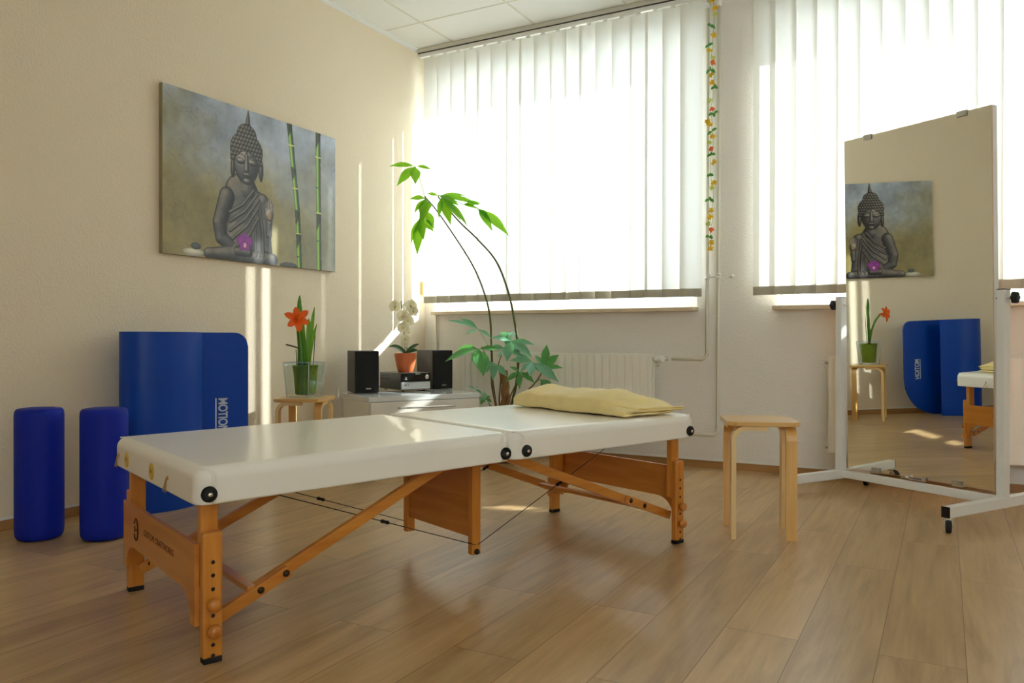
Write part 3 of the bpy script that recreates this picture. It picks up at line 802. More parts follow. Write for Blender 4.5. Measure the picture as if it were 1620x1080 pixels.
leg_frame(-1); leg_frame(1)
# hanging centre frame
for sx in (-1, 1):
    mb = MB(); mb.box((sx*.195, .02, (.072+.385)/2), (.024, .034, .313), .003); cp = mb.build('centre_post', M_beech, table)
    mb = MB(); mb.lathe([(0, .010), (.006, .009), (.009, .005), (.009, 0)], (sx*.207, .02, .082), 18, ax=(sx, 0, 0)); mb.build('cable_button', M_rubber, cp)
mb = MB(); mb.box((0, .02, .248), (.37, .010, .27), .001)
out = [(-.185, .125), (.185, .125), (.185, .385), (-.185, .385)]
mb = MB(); mb.prism(out, .012, .024); mb.build('centre_panel', M_beech_x, table)
for sx in (-1, 1):
    for (a, b, kp) in (((sx*.209, .016, .104), (sx*.209, -.70, .368), .46), ((sx*.209, .024, .104), (sx*.209, .66, .385), .55)):
        mb = MB(); a = Vector(a); b = Vector(b); mb.tube([a, b], .0014, 8)
        c = mb.build('cable', M_wire, table)
        mb = MB(); m_ = a+(b-a)*kp; d = (b-a).normalized(); mb.tube([m_-d*.016, m_-d*.010, m_, m_+d*.010, m_+d*.016], [.002, .006, .0045, .006, .002], 10); mb.build('cable_crimp', M_rubber, c)

# ------------------------------------------------------------------ folded towel
def towel():
    X0, X1 = -.285, .340; Y0, Y1 = .570, .840
    base = .4835
    def hump(x, y): return 0
    mb = MB()
    NU, NP = 70, 0
    th = .011
    # two nested folded sheets: centre line in (v along the depth, layer) starting inside, round the front fold, back over the top
    n = 18; th = .009
    def prof_(r):
        o = [(1-k/n, -r) for k in range(n)]
        o += [(-math.cos(a_)*0-r*2.2*math.sin(a_), -r*math.cos(a_)) for a_ in [PI*k/8 for k in range(9)]]
        o += [(k/n, r) for k in range(1, n+1)]
        return o
    def pt(u, vv, r, rmax):
        t = u
        e1_ = min(1, t/.16); e1_ = math.sin(e1_*PI/2)**.7
        e2_ = min(1, (1-t)/.30); e2_ = math.sin(e2_*PI/2)**1.3
        wob = .10*math.sin(7*t+2)+.07*math.sin(19*t-3*vv)+.04*math.sin(41*t+4*vv)
        hump = e1_*e2_*(1+wob)
        v = max(0, min(1, vv))
        bulge = math.sin(PI*min(1, v*.80+.16))**.9
        front = Y0+.006*math.sin(6*t)+.010*max(0, (.1-t))*6; back = Y1+.015*math.sin(3*t+1)-.03*(1-t)
        if r > 0 and t > .80: front += .07*(t-.80)/.2
        y = front+(back-front)*v + (vv*.03 if vv < 0 else 0)
        x = X0+(X1-X0)*t+(.05*max(0, t-.8)/.2*v if r > 0 else 0)
        s_ = (r/rmax+1)/2
        tp = 1-.2*max(0, min(1, (t-.82)/.18))
        z = base+th/2+.001+s_*(2*rmax)*tp+s_*(.048*bulge*hump)
        if abs(r) < rmax*.7: z = base+th*1.5*tp+s_*(2*rmax-th)*tp+s_*.044*bulge*hump
        if r > 0: z += .006*math.sin(38*t)*max(0, (t-.72)/.28)*(.3+v)
        return Vector((x, y, z))
    RM = .0125
    for sheet in (RM, RM*.42):
      pr = prof_(sheet); K = len(pr); vs = []; fs = []
      for i in range(NU):
        u = i/(NU-1)
        if sheet < RM: u = .02+.975*u
        c = [pt(u, a_+(0.02 if sheet < RM else 0), b_, RM) for a_, b_ in pr]
        o_, in_ = [], []
        for k in range(K):
            a = c[max(k-1, 0)]; b = c[min(k+1, K-1)]; t_ = (b-a); t_.x = 0; t_.normalize(); nrm = Vector((0, -t_.z, t_.y))
            o_.append(c[k]+nrm*th/2); in_.append(c[k]-nrm*th/2)
        loop = o_+in_[::-1]
        vs += loop
      L = 2*K
      for i in range(NU-1):
        for j in range(L): fs.append((i*L+j, i*L+(j+1) % L, (i+1)*L+(j+1) % L, (i+1)*L+j))
      for i, rev in ((0, False), (NU-1, True)):
        for k in range(K-1):
            f = (i*L+k, i*L+k+1, i*L+L-2-k, i*L+L-1-k); fs.append(f)
      mb.add(vs, fs, 0, True)
    o = mb.build('towel', M_towel, None)
    o.location = TC; o.rotation_euler = (0, 0, TA)
    tag(o, 'folded pale yellow terry towel lying on the far end of the white table', 'towel')
    tx = bpy.data.textures.new('creases', 'CLOUDS'); tx.noise_scale = .09
    s = o.modifiers.new('sub', 'SUBSURF'); s.levels = 1; s.render_levels = 1
    d = o.modifiers.new('creases', 'DISPLACE'); d.texture = tx; d.strength = .010; d.mid_level = .5
towel()

# ------------------------------------------------------------------ stools
def stool(loc, rz, label):
    root = thing('stool', label, 'stool', loc, rz, 'birch stools')
    S = .134; T = .018; ZT_ = .447
    # rounded square seat with cut corners
    bm = bmesh.new(); c = .028
    ring = [(S-c, -S), (S, -S+c), (S, S-c), (S-c, S), (-S+c, S), (-S, S-c), (-S, -S+c), (-S+c, -S)]
    vb = [bm.verts.new((x, y, ZT_-T)) for x, y in ring]; vt = [bm.verts.new((x, y, ZT_)) for x, y in ring]
    bm.faces.new(vt); bm.faces.new(list(reversed(vb)))
    for i in range(8): bm.faces.new((vb[i], vb[(i+1) % 8], vt[(i+1) % 8], vt[i]))
    bmesh.ops.bevel(bm, geom=bm.edges[:], offset=.003, segments=2, affect='EDGES', profile=.5)
    s = MB(); s.bm(bm); s.build('seat', M_birch_x, root)
    w = .040; t = .0175; r = .045; Ltop = .15; z1 = ZT_-T
    for k in range(4):
        # L-bent laminated leg: upright strip then arm under the seat along local +x
        mb = MB(); path = [(-.111, 0.0)]
        path += [(-.111, z1-r-t*0)]
        cl = []
        # centre line
        zc = z1-t/2
        cl = [(-.111, 0), (-.111, .2), (-.111, zc-r)]+[(-.111+r-r*math.cos(a), zc-r+r*math.sin(a)) for a in [PI/2*i/8 for i in range(1, 9)]]+[(-.111+r+.08, zc)]
        vs = []; fs = []
        for i, (x, z) in enumerate(cl):
            x0, z0 = cl[max(i-1, 0)]; x2, z2 = cl[min(i+1, len(cl)-1)]; dx, dz = x2-x0, z2-z0; q = math.hypot(dx, dz); nx_, nz_ = -dz/q, dx/q
            for sgn, yy in ((1, 0), (1, w), (-1, w), (-1, 0)):
                vs.append((x+nx_*sgn*t/2, yy, z+nz_*sgn*t/2))
        m_ = len(cl)
        mi = []
        for i in range(m_-1):
            for j in range(4): fs.append((i*4+j, i*4+(j+1) % 4, (i+1)*4+(j+1) % 4, (i+1)*4+j))
        fs.append((3, 2, 1, 0)); fs.append(tuple((m_-1)*4+j for j in range(4)))
        mb.add(vs, [f for i, f in enumerate(fs)], 0, False)
        # ply edges lighter
        for fi in range(len(mb.f)):
            if fi < (m_-1)*4 and fi % 4 in (1, 3): mb.mi[fi] = 1
        Mx = Matrix.Rotation(k*PI/2, 4, 'Z') @ Matrix.Translation((0, -.120, 0))
        mb.v = [tuple(Mx @ Vector(v)) for v in mb.v]
        mb.build('leg', [M_birch, M_birch_edge], root)
    return root
stool((2.607, -1.459, 0), R(21), 'light birch stool standing alone between the massage table and the mirror')
stool((.283, -1.503, 0), R(27), 'light birch stool against the left wall, carrying the glass vase')

# ------------------------------------------------------------------ foam rollers and mat
for (x, y), lb in (((.236, -2.868), 'upright blue foam roller, leftmost, near the picture edge'), ((.449, -2.748), 'upright blue foam roller, the one nearer the blue mat')):
    mb = MB(); r = .083; h = .492
    mb.lathe([(0, .002), (.060, .001), (.074, .004), (.081, .016), (r, .04), (r, h-.028), (.0815, h-.012), (.076, h-.003), (.066, h), (0, h+.0005)], (0, 0, 0), 48)
    o = mb.build('foam_roller', M_foam, None); o.location = (x, y, 0); tag(o, lb, 'foam roller', 'blue foam rollers')

def gym_mat():
    root = thing('gym_mat', 'large blue exercise mat, folded over and standing against the left wall', 'exercise mat', (0.10, -2.2, 0))
    ox, oy = 0.10, -2.2
    h = .785
    # plan path (world): free right edge of rear leaf -> along wall -> fold -> front leaf coming back
    path = [(.207, -1.823), (.190, -1.880), (.165, -1.945), (.135, -2.03), (.110, -2.12), (.085, -2.23), (.074, -2.33), (.082, -2.40), (.110, -2.445), (.155, -2.462),
            (.205, -2.442), (.245, -2.39), (.268, -2.32), (.272, -2.24), (.255, -2.17), (.221, -2.115)]
    # resample
    pts = [Vector((x, y, 0)) for x, y in path]
    def cr_(p0, p1, p2, p3, t):
        return 0.5*((2*p1)+(-p0+p2)*t+(2*p0-5*p1+4*p2-p3)*t*t+(-p0+3*p1-3*p2+p3)*t*t*t)
    rs = []
    for i in range(len(pts)-1):
        for k in range(4): rs.append(cr_(pts[max(i-1, 0)], pts[i], pts[i+1], pts[min(i+2, len(pts)-1)], k/4))
    rs.append(pts[-1]); S = [0]
    for i in range(1, len(rs)): S.append(S[-1]+(rs[i]-rs[i-1]).length)
    tot = S[-1]; NZ = 40; th = .012
    def outline(s):
        # bottom / top as function of distance from the free rear edge (s) : rounded corners
        zt = h; zb = 0.0
        r1 = .07
        if s < r1: zt = h-r1+math.sqrt(max(0, r1*r1-(r1-s)**2))
        r2 = .34
        if s < r2: zb = .30*(1-math.sqrt(max(0, 1-((r2-s)/r2)**2)))+.0
        return zb, zt
    vs = []; fs = []; n = len(rs)
    for side in (1, -1):
        for i, p in enumerate(rs):
            t = (rs[min(i+1, n-1)]-rs[max(i-1, 0)]).normalized(); nr = Vector((-t.y, t.x, 0))
            zb, zt = outline(S[i])
            for j in range(NZ+1):
                z = zb+(zt-zb)*j/NZ
                q = p+nr*side*th/2
                lean = 0.0
                vs.append((q.x-ox+lean, q.y-oy, z))
    N1 = n*(NZ+1); W = NZ+1
    for side in (0, 1):
        for i in range(n-1):
            for j in range(NZ):
                f = (side*N1+i*W+j, side*N1+(i+1)*W+j, side*N1+(i+1)*W+j+1, side*N1+i*W+j+1); fs.append(f if side else f[::-1])
    for i in range(n-1):
        for j in (0, NZ): fs.append((i*W+j, (i+1)*W+j, N1+(i+1)*W+j, N1+i*W+j))
    for i in (0, n-1):
        for j in range(NZ): fs.append((i*W+j, i*W+j+1, N1+i*W+j+1, N1+i*W+j))
    mb = MB(); mb.add(vs, fs, 0, True)
    o = mb.build('mat_sheet', M_matb, root)
    md = o.modifiers.new('es', 'EDGE_SPLIT'); md.split_angle = R(50)
    # printed lettering on rear leaf, reading downwards
    tv = Vector((.335, .942, 0)).normalized(); nv = Vector((tv.y, -tv.x, 0))
    c = Vector((.164-ox, -1.945-oy, .385))+nv*(th/2+.0014)
    Mx = Matrix(((0, tv.x, nv.x, c.x), (0, tv.y, nv.y, c.y), (-1, 0, 0, c.z), (0, 0, 0, 1)))
    text('lettering', 'MOTION', .062, Mx @ Matrix.Diagonal((.70, 1, 1, 1)), M_print, root, .0005, .92, .0012)
    mb = MB(); q = c-tv*.032-nv*.0004
    mb.box((0, 0, 0), (.165, .006, .0010), 0); o2 = mb.build('lettering_underline', M_print, root); o2.data.transform(Matrix(((0, tv.x, nv.x, q.x), (0, tv.y, nv.y, q.y), (-1, 0, 0, q.z), (0, 0, 0, 1))))
gym_mat()

# ------------------------------------------------------------------ vase with amaryllis
M_leaf_am = leafmat('amaryllis_leaf', srgb(92, 156, 42), srgb(150, 200, 60), .3)
M_orange = leafmat('orange_petal', srgb(250, 96, 24), srgb(250, 120, 40), .35, .5)
M_twig = mat('grey_twig', srgb(92, 84, 70), .8)
VX, VY, VZ, VR = .284, -1.508, .4475, R(10)
vase = thing('glass_vase', 'square clear glass vase on the stool by the wall, holding the green pot', 'vase', (VX, VY, VZ), VR)
def vase_build():
    zz = [0, .185]; w0, w1 = .066, .080; t = .005; bt = .014
    vs = []; fs = []
    def ring(w, z): return [(w, -w, z), (w, w, z), (-w, w, z), (-w, -w, z)]
    vs = ring(w0, 0)+ring(w1, .185)+ring(w1-t, .185)+ring(w0-t+.001, bt)
    for a in range(3):
        for j in range(4): fs.append((a*4+j, a*4+(j+1) % 4, (a+1)*4+(j+1) % 4, (a+1)*4+j))
    fs.append((3, 2, 1, 0)); fs.append((12, 13, 14, 15))
    mb = MB(); mb.add(vs, fs); o = mb.build('glass_wall', M_vase, vase)
    mb = MB()
    for sx, sy in ((1, 1), (1, -1), (-1, 1), (-1, -1)):
        mb.tube([(sx*(w0-.003), sy*(w0-.003), .004), (sx*(w1-.003), sy*(w1-.003), .184)], .0022, 8)
    for z, w in ((.004, w0-.002), (.1845, w1-.0025)):
        mb.tube([(w, -w, z), (w, w, z), (-w, w, z), (-w, -w, z)], .0016, 8, closed=True)
    mb.build('glass_edge', M_vase_edge, vase)
vase_build()
def strip_leaf(mb, pts, wid, mi=0, nrm=None, fold=.25):
    """leaf blade along a 3D path with widths"""
    P_ = [Vector(p) for p in pts]; k = len(P_); vs = []; fs = []
    for i, p in enumerate(P_):
        t = (P_[min(i+1, k-1)]-P_[max(i-1, 0)]).normalized()
        up = Vector(nrm) if nrm is not None else Vector((0, 0, 1))
        s = t.cross(up)
        if s.length < 1e-3: s = t.cross(Vector((1, 0, 0)))
        s.normalize(); u = s.cross(t).normalized(); w = wid[i]
        vs += [p-s*w+u*w*fold, p-s*w*.5+u*w*fold*.3, p, p+s*w*.5+u*w*fold*.3, p+s*w+u*w*fold]
    for i in range(k-1):
        for j in range(4): fs.append((i*5+j, i*5+j+1, (i+1)*5+j+1, (i+1)*5+j))
    mb.add(vs, fs, mi, True)
def bez(a, b, c, n=8):
    a, b, c = Vector(a), Vector(b), Vector(c)
    return [a*(1-t)**2+b*2*t*(1-t)+c*t*t for t in [i/n for i in range(n+1)]]
am = thing('amaryllis', 'potted amaryllis with one orange star flower, standing inside the glass vase', 'potted plant', (VX+.005, VY+.002, VZ+.015), 0)
mb = MB(); mb.lathe([(0, .002), (.046, 0), (.052, .004), (.056, .05), (.062, .12), (.066, .145), (.069, .150), (.066, .153), (.060, .148), (.056, .135)], (0, 0, 0), 40); mb.build('green_pot', M_potgreen, am)
mb = MB(); mb.lathe([(0, .142), (.03, .141), (.058, .134)], (0, 0, 0), 24); mb.build('soil', M_soil, am)
rv = Vector(cr)  # horizontal reference directions for the plant
rv = Vector((.8766, .4813, 0)); bk = Vector((-.4813, .8766, 0)); zv = Vector((0, 0, 1))
def L3(a, b, z): return rv*a+bk*b+zv*z
leaves = [((-.02, 0, .14), (-.035, .0, .34), (-.045, .02, .48), .013), ((.0, -.012, .14), (-.01, -.01, .30), (-.03, .0, .50), .016), ((.018, 0, .14), (.025, 0, .30), (.045, .01, .46), .012),
          ((.012, .01, .14), (.015, .02, .33), (.012, .02, .40), .014), ((-.012, .008, .14), (-.03, .0, .30), (-.06, .01, .445), .009), ((.02, -.008, .14), (.04, -.03, .28), (.075, -.06, .37), .008)]
for a, b, c, w in leaves:
    pts = bez(L3(*a), L3(*b), L3(*c)); mb = MB(); strip_leaf(mb, pts, [w*.6, w*.9, w, w, w, w*.95, w*.85, w*.6, w*.12], nrm=-bk, fold=.3); mb.build('leaf', M_leaf_am, am, fixn=False)
mb = MB(); mb.tube(bez(L3(0, -.01, .14), L3(-.005, -.02, .32), L3(-.012, -.095, .390)), .0075, 10); mb.tube(bez(L3(-.035, 0, .14), L3(-.035, 0, .40), L3(-.030, 0, .52)), [.007]*5+[.009, .012, .010, .003], 10); mb.build('flower_stalk', M_leaf_am, am)
mb = MB(); fc = L3(-.012, -.120, .392); fn_ = (Vector((.72, -.55, .10))).normalized()
e1 = zv.cross(fn_).normalized(); e2 = fn_.cross(e1)
for k in range(6):
    a = R(90+60*k+8); d = e1*math.cos(a)+e2*math.sin(a); ln = .070 if k % 2 else .062
    pts = [fc+fn_*(-.015), fc+d*ln*.25+fn_*.006, fc+d*ln*.55+fn_*.018, fc+d*ln*.82+fn_*.020, fc+d*ln+fn_*.014]
    strip_leaf(mb, pts, [.004, .013, .0185, .013, .001], nrm=fn_, fold=.18)
mb.tube([fc-fn_*.045, fc-fn_*.012], [.006, .011], 10)
fl = mb.build('flower', M_orange, am, fixn=False)
mb = MB()
for k in range(5): a = 2*PI*k/5; mb.tube([fc, fc+fn_*.03+(e1*math.cos(a)+e2*math.sin(a))*.008], .0011, 6)
mb.build('stamens', mat('pale_stamen', srgb(214, 170, 60), .6), fl)
for i, (a, b, c) in enumerate((((.04, 0, .13), (.046, -.005, .22), (.052, .0, .32)), ((-.045, 0, .13), (-.047, 0, .20), (-.050, 0, .235)), ((-.02, 0, .235), (-.05, .0, .25), (-.10, -.01, .262)))):
    mb = MB(); mb.tube(bez(L3(*a), L3(*b), L3(*c)), .0022 if i < 2 else .004, 7); mb.build('dry_twig', M_twig, am)

# ------------------------------------------------------------------ cabinet, stereo, orchid
CA = math.atan2(.618, .308) - .03
CL = Vector((.473, -1.213, 0))
cab = thing('sideboard', 'low white sideboard with bar handle set across the room corner', 'cabinet', CL, CA)
CWD, CDP, CH = .70, .395, .435
mb = MB(); mb.box((CWD/2, CDP/2, (CH-.028+.05)/2), (CWD-.006, CDP-.01, CH-.028-.05), .002); mb.build('carcass', M_cab, cab)
mb = MB(); mb.box((CWD/2, CDP/2+.005, .025), (CWD-.04, CDP-.05, .05), 0); mb.build('plinth', M_cab, cab)
mb = MB(); mb.box((CWD/2, CDP/2-.006, CH-.014), (CWD+.006, CDP+.008, .028), .002); mb.build('top_board', M_cabtop, cab)
for (z0, z1) in ((.235, .403), (.056, .231)):
    mb = MB(); mb.box((CWD/2, -.009, (z0+z1)/2), (CWD-.010, .018, z1-z0), .002); d = mb.build('drawer', M_cab, cab)
    mb = MB(); zh = z1-.034; mb.tube([(.17, -.018, zh), (.17, -.040, zh), (.174, -.044, zh), (CWD-.184, -.044, zh), (CWD-.18, -.040, zh), (CWD-.18, -.018, zh)], .005, 10); mb.build('handle', M_alu, d)

def speaker(loc, ang, label):
    t = thing('loudspeaker', label, 'loudspeaker', loc, ang, 'black bookshelf speakers')
    W_, D_, H_ = .143, .205, .248
    mb = MB(); mb.box((W_/2, D_/2+.012, H_/2), (W_, D_, H_), .003); mb.build('speaker_box', mat_spk, t)
    mb = MB(); mb.box((W_/2, .006, H_/2), (W_-.003, .016, H_-.004), .004); g = mb.build('grille', M_blackcloth, t)
    mb = MB(); mb.box((W_*.55, -.0028, .026), (.030, .0012, .007), 0); b = mb.build('badge', M_alu, g)
    text('lettering', 'DENON', .0075, Matrix.Translation((W_*.55, -.0036, .026)) @ Matrix.Rotation(PI/2, 4, 'X'), M_black, b, .0001)
    return t
mat_spk = mat('dark_ash_veneer', srgb(62, 60, 58), .45, bump=(90, .1, .001))
speaker((.221, -1.025, .4352), math.atan2(.112, .086), 'black bookshelf speaker on the sideboard, left of the stereo receiver')
speaker((.412, -.500, .4352), math.atan2(.142, .069), 'black bookshelf speaker on the sideboard, right of the stereo receiver by the window')
rc = thing('stereo_receiver', 'compact black and silver stereo receiver under the orchid pot', 'stereo', (.365, -.765, .4352), R(66))
RW, RD, RH = .20, .27, .113
mb = MB(); mb.box((RW/2, RD/2+.012, RH/2+.004), (RW, RD, RH-.010), .002); mb.build('housing', mat('grey_metal_case', srgb(84, 82, 78), .45, metal=.2), rc)
mb = MB(); mb.box((RW/2, .006, .004+.030), (RW+.002, .014, .044), .003); fp = mb.build('silver_panel', mat('silver_front', srgb(196, 198, 198), .35, metal=.35), rc)
mb = MB()
for k in range(5): mb.box((.085+.019*k, -.0015, .038), (.008, .001, .010), 0)
mb.box((.026, -.0015, .038), (.014, .001, .005), 0, mi=1); mb.box((.045, -.0015, .038), (.005, .001, .005), 0, mi=1); mb.build('control_keys', [M_alu, M_black], fp)
mb = MB(); mb.box((RW/2, .006, .004+.081), (RW+.002, .014, .052), .002); dp = mb.build('display_panel', mat('gloss_black', srgb(10, 10, 11), .12), rc)
text('lettering', 'DENON', .009, Matrix.Translation((RW*.55, -.0016, .104)) @ Matrix.Rotation(PI/2, 4, 'X'), M_print, dp, .0002)
mb = MB(); mb.lathe([(0, .010), (.011, .010), (.0135, .008), (.0145, 0)], (RW-.027, -.001, .086), 28, ax=(0, -1, 0)); mb.build('volume_knob', M_chrome, dp)
mb = MB(); mb.box((.028, -.0015, .074), (.014, .0008, .003), 0); mb.lathe([(0, .0008), (.003, .0008)], (.028, -.001, .083), 10, ax=(0, -1, 0)); mb.build('standby_mark', M_print, dp)
mb = MB()
for k in range(7): mb.box((-.0004, .16+.018*k, .094), (.001, .010, .014), 0); mb.box((-.0004, .16+.018*k, .072), (.001, .010, .010), 0)
mb.build('vent_slots', M_black, rc)
for x, y in ((.025, .03), (RW-.025, .03), (.025, RD-.02), (RW-.025, RD-.02)):
    mb = MB(); mb.cyl((x, y, 0), (x, y, .0045), .010); mb.build('foot', M_rubber, rc)
mb = MB(); q = [Vector((.125, -.590, .50)), Vector((.10, -.60, .47)), Vector((.075, -.63, .445)), Vector((.10, -.70, .4385)), Vector((.12, -.80, .438))]
mb.tube([q[0]]+bez(q[0], q[1], q[2])[1:]+bez(q[2], q[3], q[4])[1:], .0022, 8)
tag(mb.build('power_cable', M_black, None), 'thin black cable trailing from the back of the stereo onto the sideboard', 'cable')

M_orch = leafmat('cream_petal', srgb(240, 234, 206), srgb(250, 244, 214), .35, .5)
M_orleaf = leafmat('dark_orchid_leaf', srgb(38, 84, 44), srgb(70, 120, 60), .15, .3)
M_bstem = mat('brown_green_stem', srgb(92, 92, 40), .6)
oc = P(641.5, 575, 4.86); 
orc = thing('orchid', 'cream-flowered orchid in a terracotta pot on top of the stereo receiver', 'potted plant', (oc.x, oc.y, .5475), 0)
mb = MB(); mb.lathe([(0, .001), (.042, 0), (.046, .004), (.058, .05), (.065, .085), (.069, .117), (.0685, .1195), (.065, .120), (.062, .112)], (0, 0, 0), 40); mb.build('pot', M_terra, orc)
mb = MB(); mb.lathe([(0, .108), (.062, .106)], (0, 0, 0), 24); mb.build('soil', M_soil, orc)
for a, b, c, w in (((0, 0, .11), (-.05, .0, .17), (-.105, .0, .155), .022), ((0, 0, .11), (.04, .02, .15), (.082, .02, .175), .026), ((0, 0, .11), (.04, -.02, .13), (.080, -.03, .135), .024)):
    mb = MB(); strip_leaf(mb, bez(L3(*a), L3(*b), L3(*c)), [w*.3, w*.6, w*.9, w, w*1.05, w, w*.9, w*.6, w*.1], nrm=(0, -.5, 1), fold=.35); mb.build('leaf', M_orleaf, orc, fixn=False)
mb = MB(); mb.tube(bez(L3(0, 0, .11), L3(-.015, 0, .30), L3(-.012, 0, .42), 10), .0024, 8)
mb.tube([L3(-.022, 0, .39), L3(-.018, 0, .415), L3(-.005, 0, .425), L3(.006, 0, .41), L3(.006, 0, .36)], .0022, 8); mb.tube([L3(-.028, 0, .44), L3(-.022, 0, .39)], .0026, 8)
mb.tube(bez(L3(0.01, 0, .11), L3(.002, 0, .30), L3(.04, 0, .425), 10), .0022, 8); mb.build('stem', M_bstem, orc)
def orchid_flower(c, nrm, s, seed):
    mb = MB(); rnd = random.Random(seed); n_ = Vector(nrm).normalized(); e1 = zv.cross(n_).normalized(); e2 = n_.cross(e1)
    for a, l_, w_ in ((90, 1, .40), (20, .95, .62), (160, .95, .62), (-45, .9, .38), (-135, .9, .38)):
        a = R(a+rnd.uniform(-12, 12)); d = e1*math.cos(a)+e2*math.sin(a)
        strip_leaf(mb, [c, c+d*s*l_*.35+n_*s*.08, c+d*s*l_*.7+n_*s*.10, c+d*s*l_+n_*s*.02], [s*w_*.25, s*w_, s*w_*.95, s*w_*.12], nrm=n_, fold=.15)
    f = mb.build('flower', M_orch, orc, fixn=False)
    mb = MB(); mb.lathe([(0, s*.28), (s*.10, s*.2), (s*.13, 0), (0, -.001)], c, 10, ax=n_-zv*.5); mb.build('flower_lip', mat_lip, f)
mat_lip = mat('yellow_lip', srgb(206, 184, 90), .6)
for i, (x, z, s, nx_, ny_) in enumerate(((-.062, .405, .042, .2, -.7), (.035, .408, .046, .9, -.5), (.050, .375, .036, .6, -.6), (-.012, .345, .044, .5, -.8), (.018, .318, .042, .8, -.5), (-.012, .275, .040, .4, -.8), (.020, .248, .036, .9, -.4), (.0, .205, .034, .6, -.7), (-.002, .175, .028, .5, -.8))):
    orchid_flower(L3(x, -.02, z), (nx_, ny_, .1), s, i)

# ------------------------------------------------------------------ money tree
M_lf_backlit = leafmat('money_tree_leaf', srgb(70, 150, 60), srgb(150, 210, 40), .55)  # upper leaves: backlit yellow-green put into their colour
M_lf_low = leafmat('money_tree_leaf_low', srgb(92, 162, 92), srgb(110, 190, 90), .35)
M_lf_hilit = leafmat('money_tree_leaf_highlit', srgb(122, 180, 146), srgb(110, 190, 110), .30, .28)  # bluish highlights of the lower leaves put into the leaf colour
M_bark = mat('braided_bark', srgb(146, 108, 70), .8, bump=(60, .6, .004), var=(20, .2))
M_stem = mat('green_brown_stem', srgb(88, 96, 48), .6)
M_stemb = mat('brown_stem', srgb(122, 88, 52), .7)
D0 = 4.86
tb = P(797, 640, D0)
tree = thing('money_tree', 'tall money tree with two long arching stems and a braided trunk, by the window', 'potted plant', (tb.x, tb.y, 0), 0)
o3 = Vector((tb.x, tb.y, 0))
def Q(px, py, d=0.0): return P(px, py, D0+d)-o3
mb = MB(); mb.lathe([(0, .001), (.085, 0), (.092, .006), (.112, .20), (.116, .215), (.116, .235), (.108, .235), (.104, .21)], (0, 0, 0), 40); mb.build('plant_pot', mat('brown_glazed_pot', srgb(112, 66, 42), .4), tree)
mb = MB(); mb.lathe([(0, .212), (.104, .208)], (0, 0, 0), 24); mb.build('soil', M_soil, tree)
mb = MB()
for k in range(3):
    pts = []; rr = []
    for i in range(30):
        t = i/29; a = 2*PI*(k/3)+t*9.0; z = .20+t*.36; r_ = .020*(1-.45*t)
        pts.append((r_*math.cos(a)+.012*math.sin(t*3), r_*math.sin(a), z)); rr.append(.019*(1-.35*t))
    mb.tube(pts, rr, 10)
top = Q(793, 588); mb.build('braided_trunk', M_bark, tree)
def spline(pts, n=6):
    P_ = [Vector(p) for p in pts]; o = []
    for i in range(len(P_)-1):
        p0, p1, p2, p3 = P_[max(i-1, 0)], P_[i], P_[i+1], P_[min(i+2, len(P_)-1)]
        for k in range(n):
            t = k/n; o.append(.5*((2*p1)+(-p0+p2)*t+(2*p0-5*p1+4*p2-p3)*t*t+(-p0+3*p1-3*p2+p3)*t*t*t))
    o.append(P_[-1]); return o
def stem(pts, r0_, r1_, m):
    s = spline(pts); k = len(s); mb = MB(); mb.tube(s, [r0_+(r1_-r0_)*i/(k-1) for i in range(k)], 8); return mb.build('stem', m, tree)
base = Vector((0, 0, .21))
stem([base+Vector((-.02, 0, 0)), Q(786, 650, 0), Q(779, 600, 0), Q(778, 560, .0), Q(775, 500, .0), Q(765, 460, 0), Q(748, 420, -.02), Q(720, 375, -.05), Q(690, 332, -.08), Q(672, 311, -.1)], .0085, .0035, M_stem)
stem([base+Vector((.02, .01, 0)), Q(808, 645, .02), Q(817, 605, .02), Q(820, 560, .02), Q(816, 520, .0), Q(805, 465, -.02), Q(786, 415, -.04), Q(758, 381, -.06), Q(728, 352, -.08), Q(706, 327, -.09), Q(693, 311, -.1)], .0095, .0040, M_stem)
stem([base+Vector((-.03, -.01, 0)), Q(784, 640, -.02), Q(778, 610, -.02), Q(776, 580, -.02), Q(762, 548, -.05)], .007, .003, M_stemb)
stem([base+Vector((.0, .02, 0)), Q(790, 640, .03), Q(792, 600, .03), Q(789, 575, .03), Q(800, 545, .0)], .006, .003, M_stemb)
stem([base+Vector((.03, -.02, 0)), Q(806, 655, -.02), Q(828, 625, -.04), Q(846, 606, -.06), Q(858, 588, -.08)], .006, .0035, M_stemb)
stem([base+Vector((.01, -.03, 0)), Q(800, 650, -.04), Q(815, 610, -.05), Q(838, 585, -.06)], .006, .003, M_stemb)
rl = random.Random(11)
def cluster(c, tips, m, wf=.23, petiole=None):
    """palmate leaf: leaflets from centre c to tips [(px,py,ddepth[,width factor])]"""
    mb = MB(); c = Vector(c)
    for t in tips:
        e = Q(t[0], t[1], t[2]); w = (e-c).length*(t[3] if len(t) > 3 else wf)*.80
        L = (e-c).length; mid = (c+e)/2+Vector((0, 0, L*.10)); pts = bez(c, mid, e, 10)
        view = (Vector(CAM)-o3-c).normalized()
        nrm = (view*.75+Vector((rl.uniform(-.4, .4), rl.uniform(-.3, .3), .6))).normalized()
        strip_leaf(mb, pts, [w*k for k in (.06, .18, .45, .75, .94, 1.0, .93, .75, .5, .25, .03)], nrm=nrm, fold=.22)
    if petiole is not None: mb.tube([Vector(petiole), (Vector(petiole)+c)/2+Vector((0, 0, .01)), c], .0022, 6)
    return mb.build('palmate_leaf', m, tree, fixn=False)
tipA = Q(672, 311, -.1); tipB = Q(693, 311, -.1)
cA = Q(657, 263, -.12)
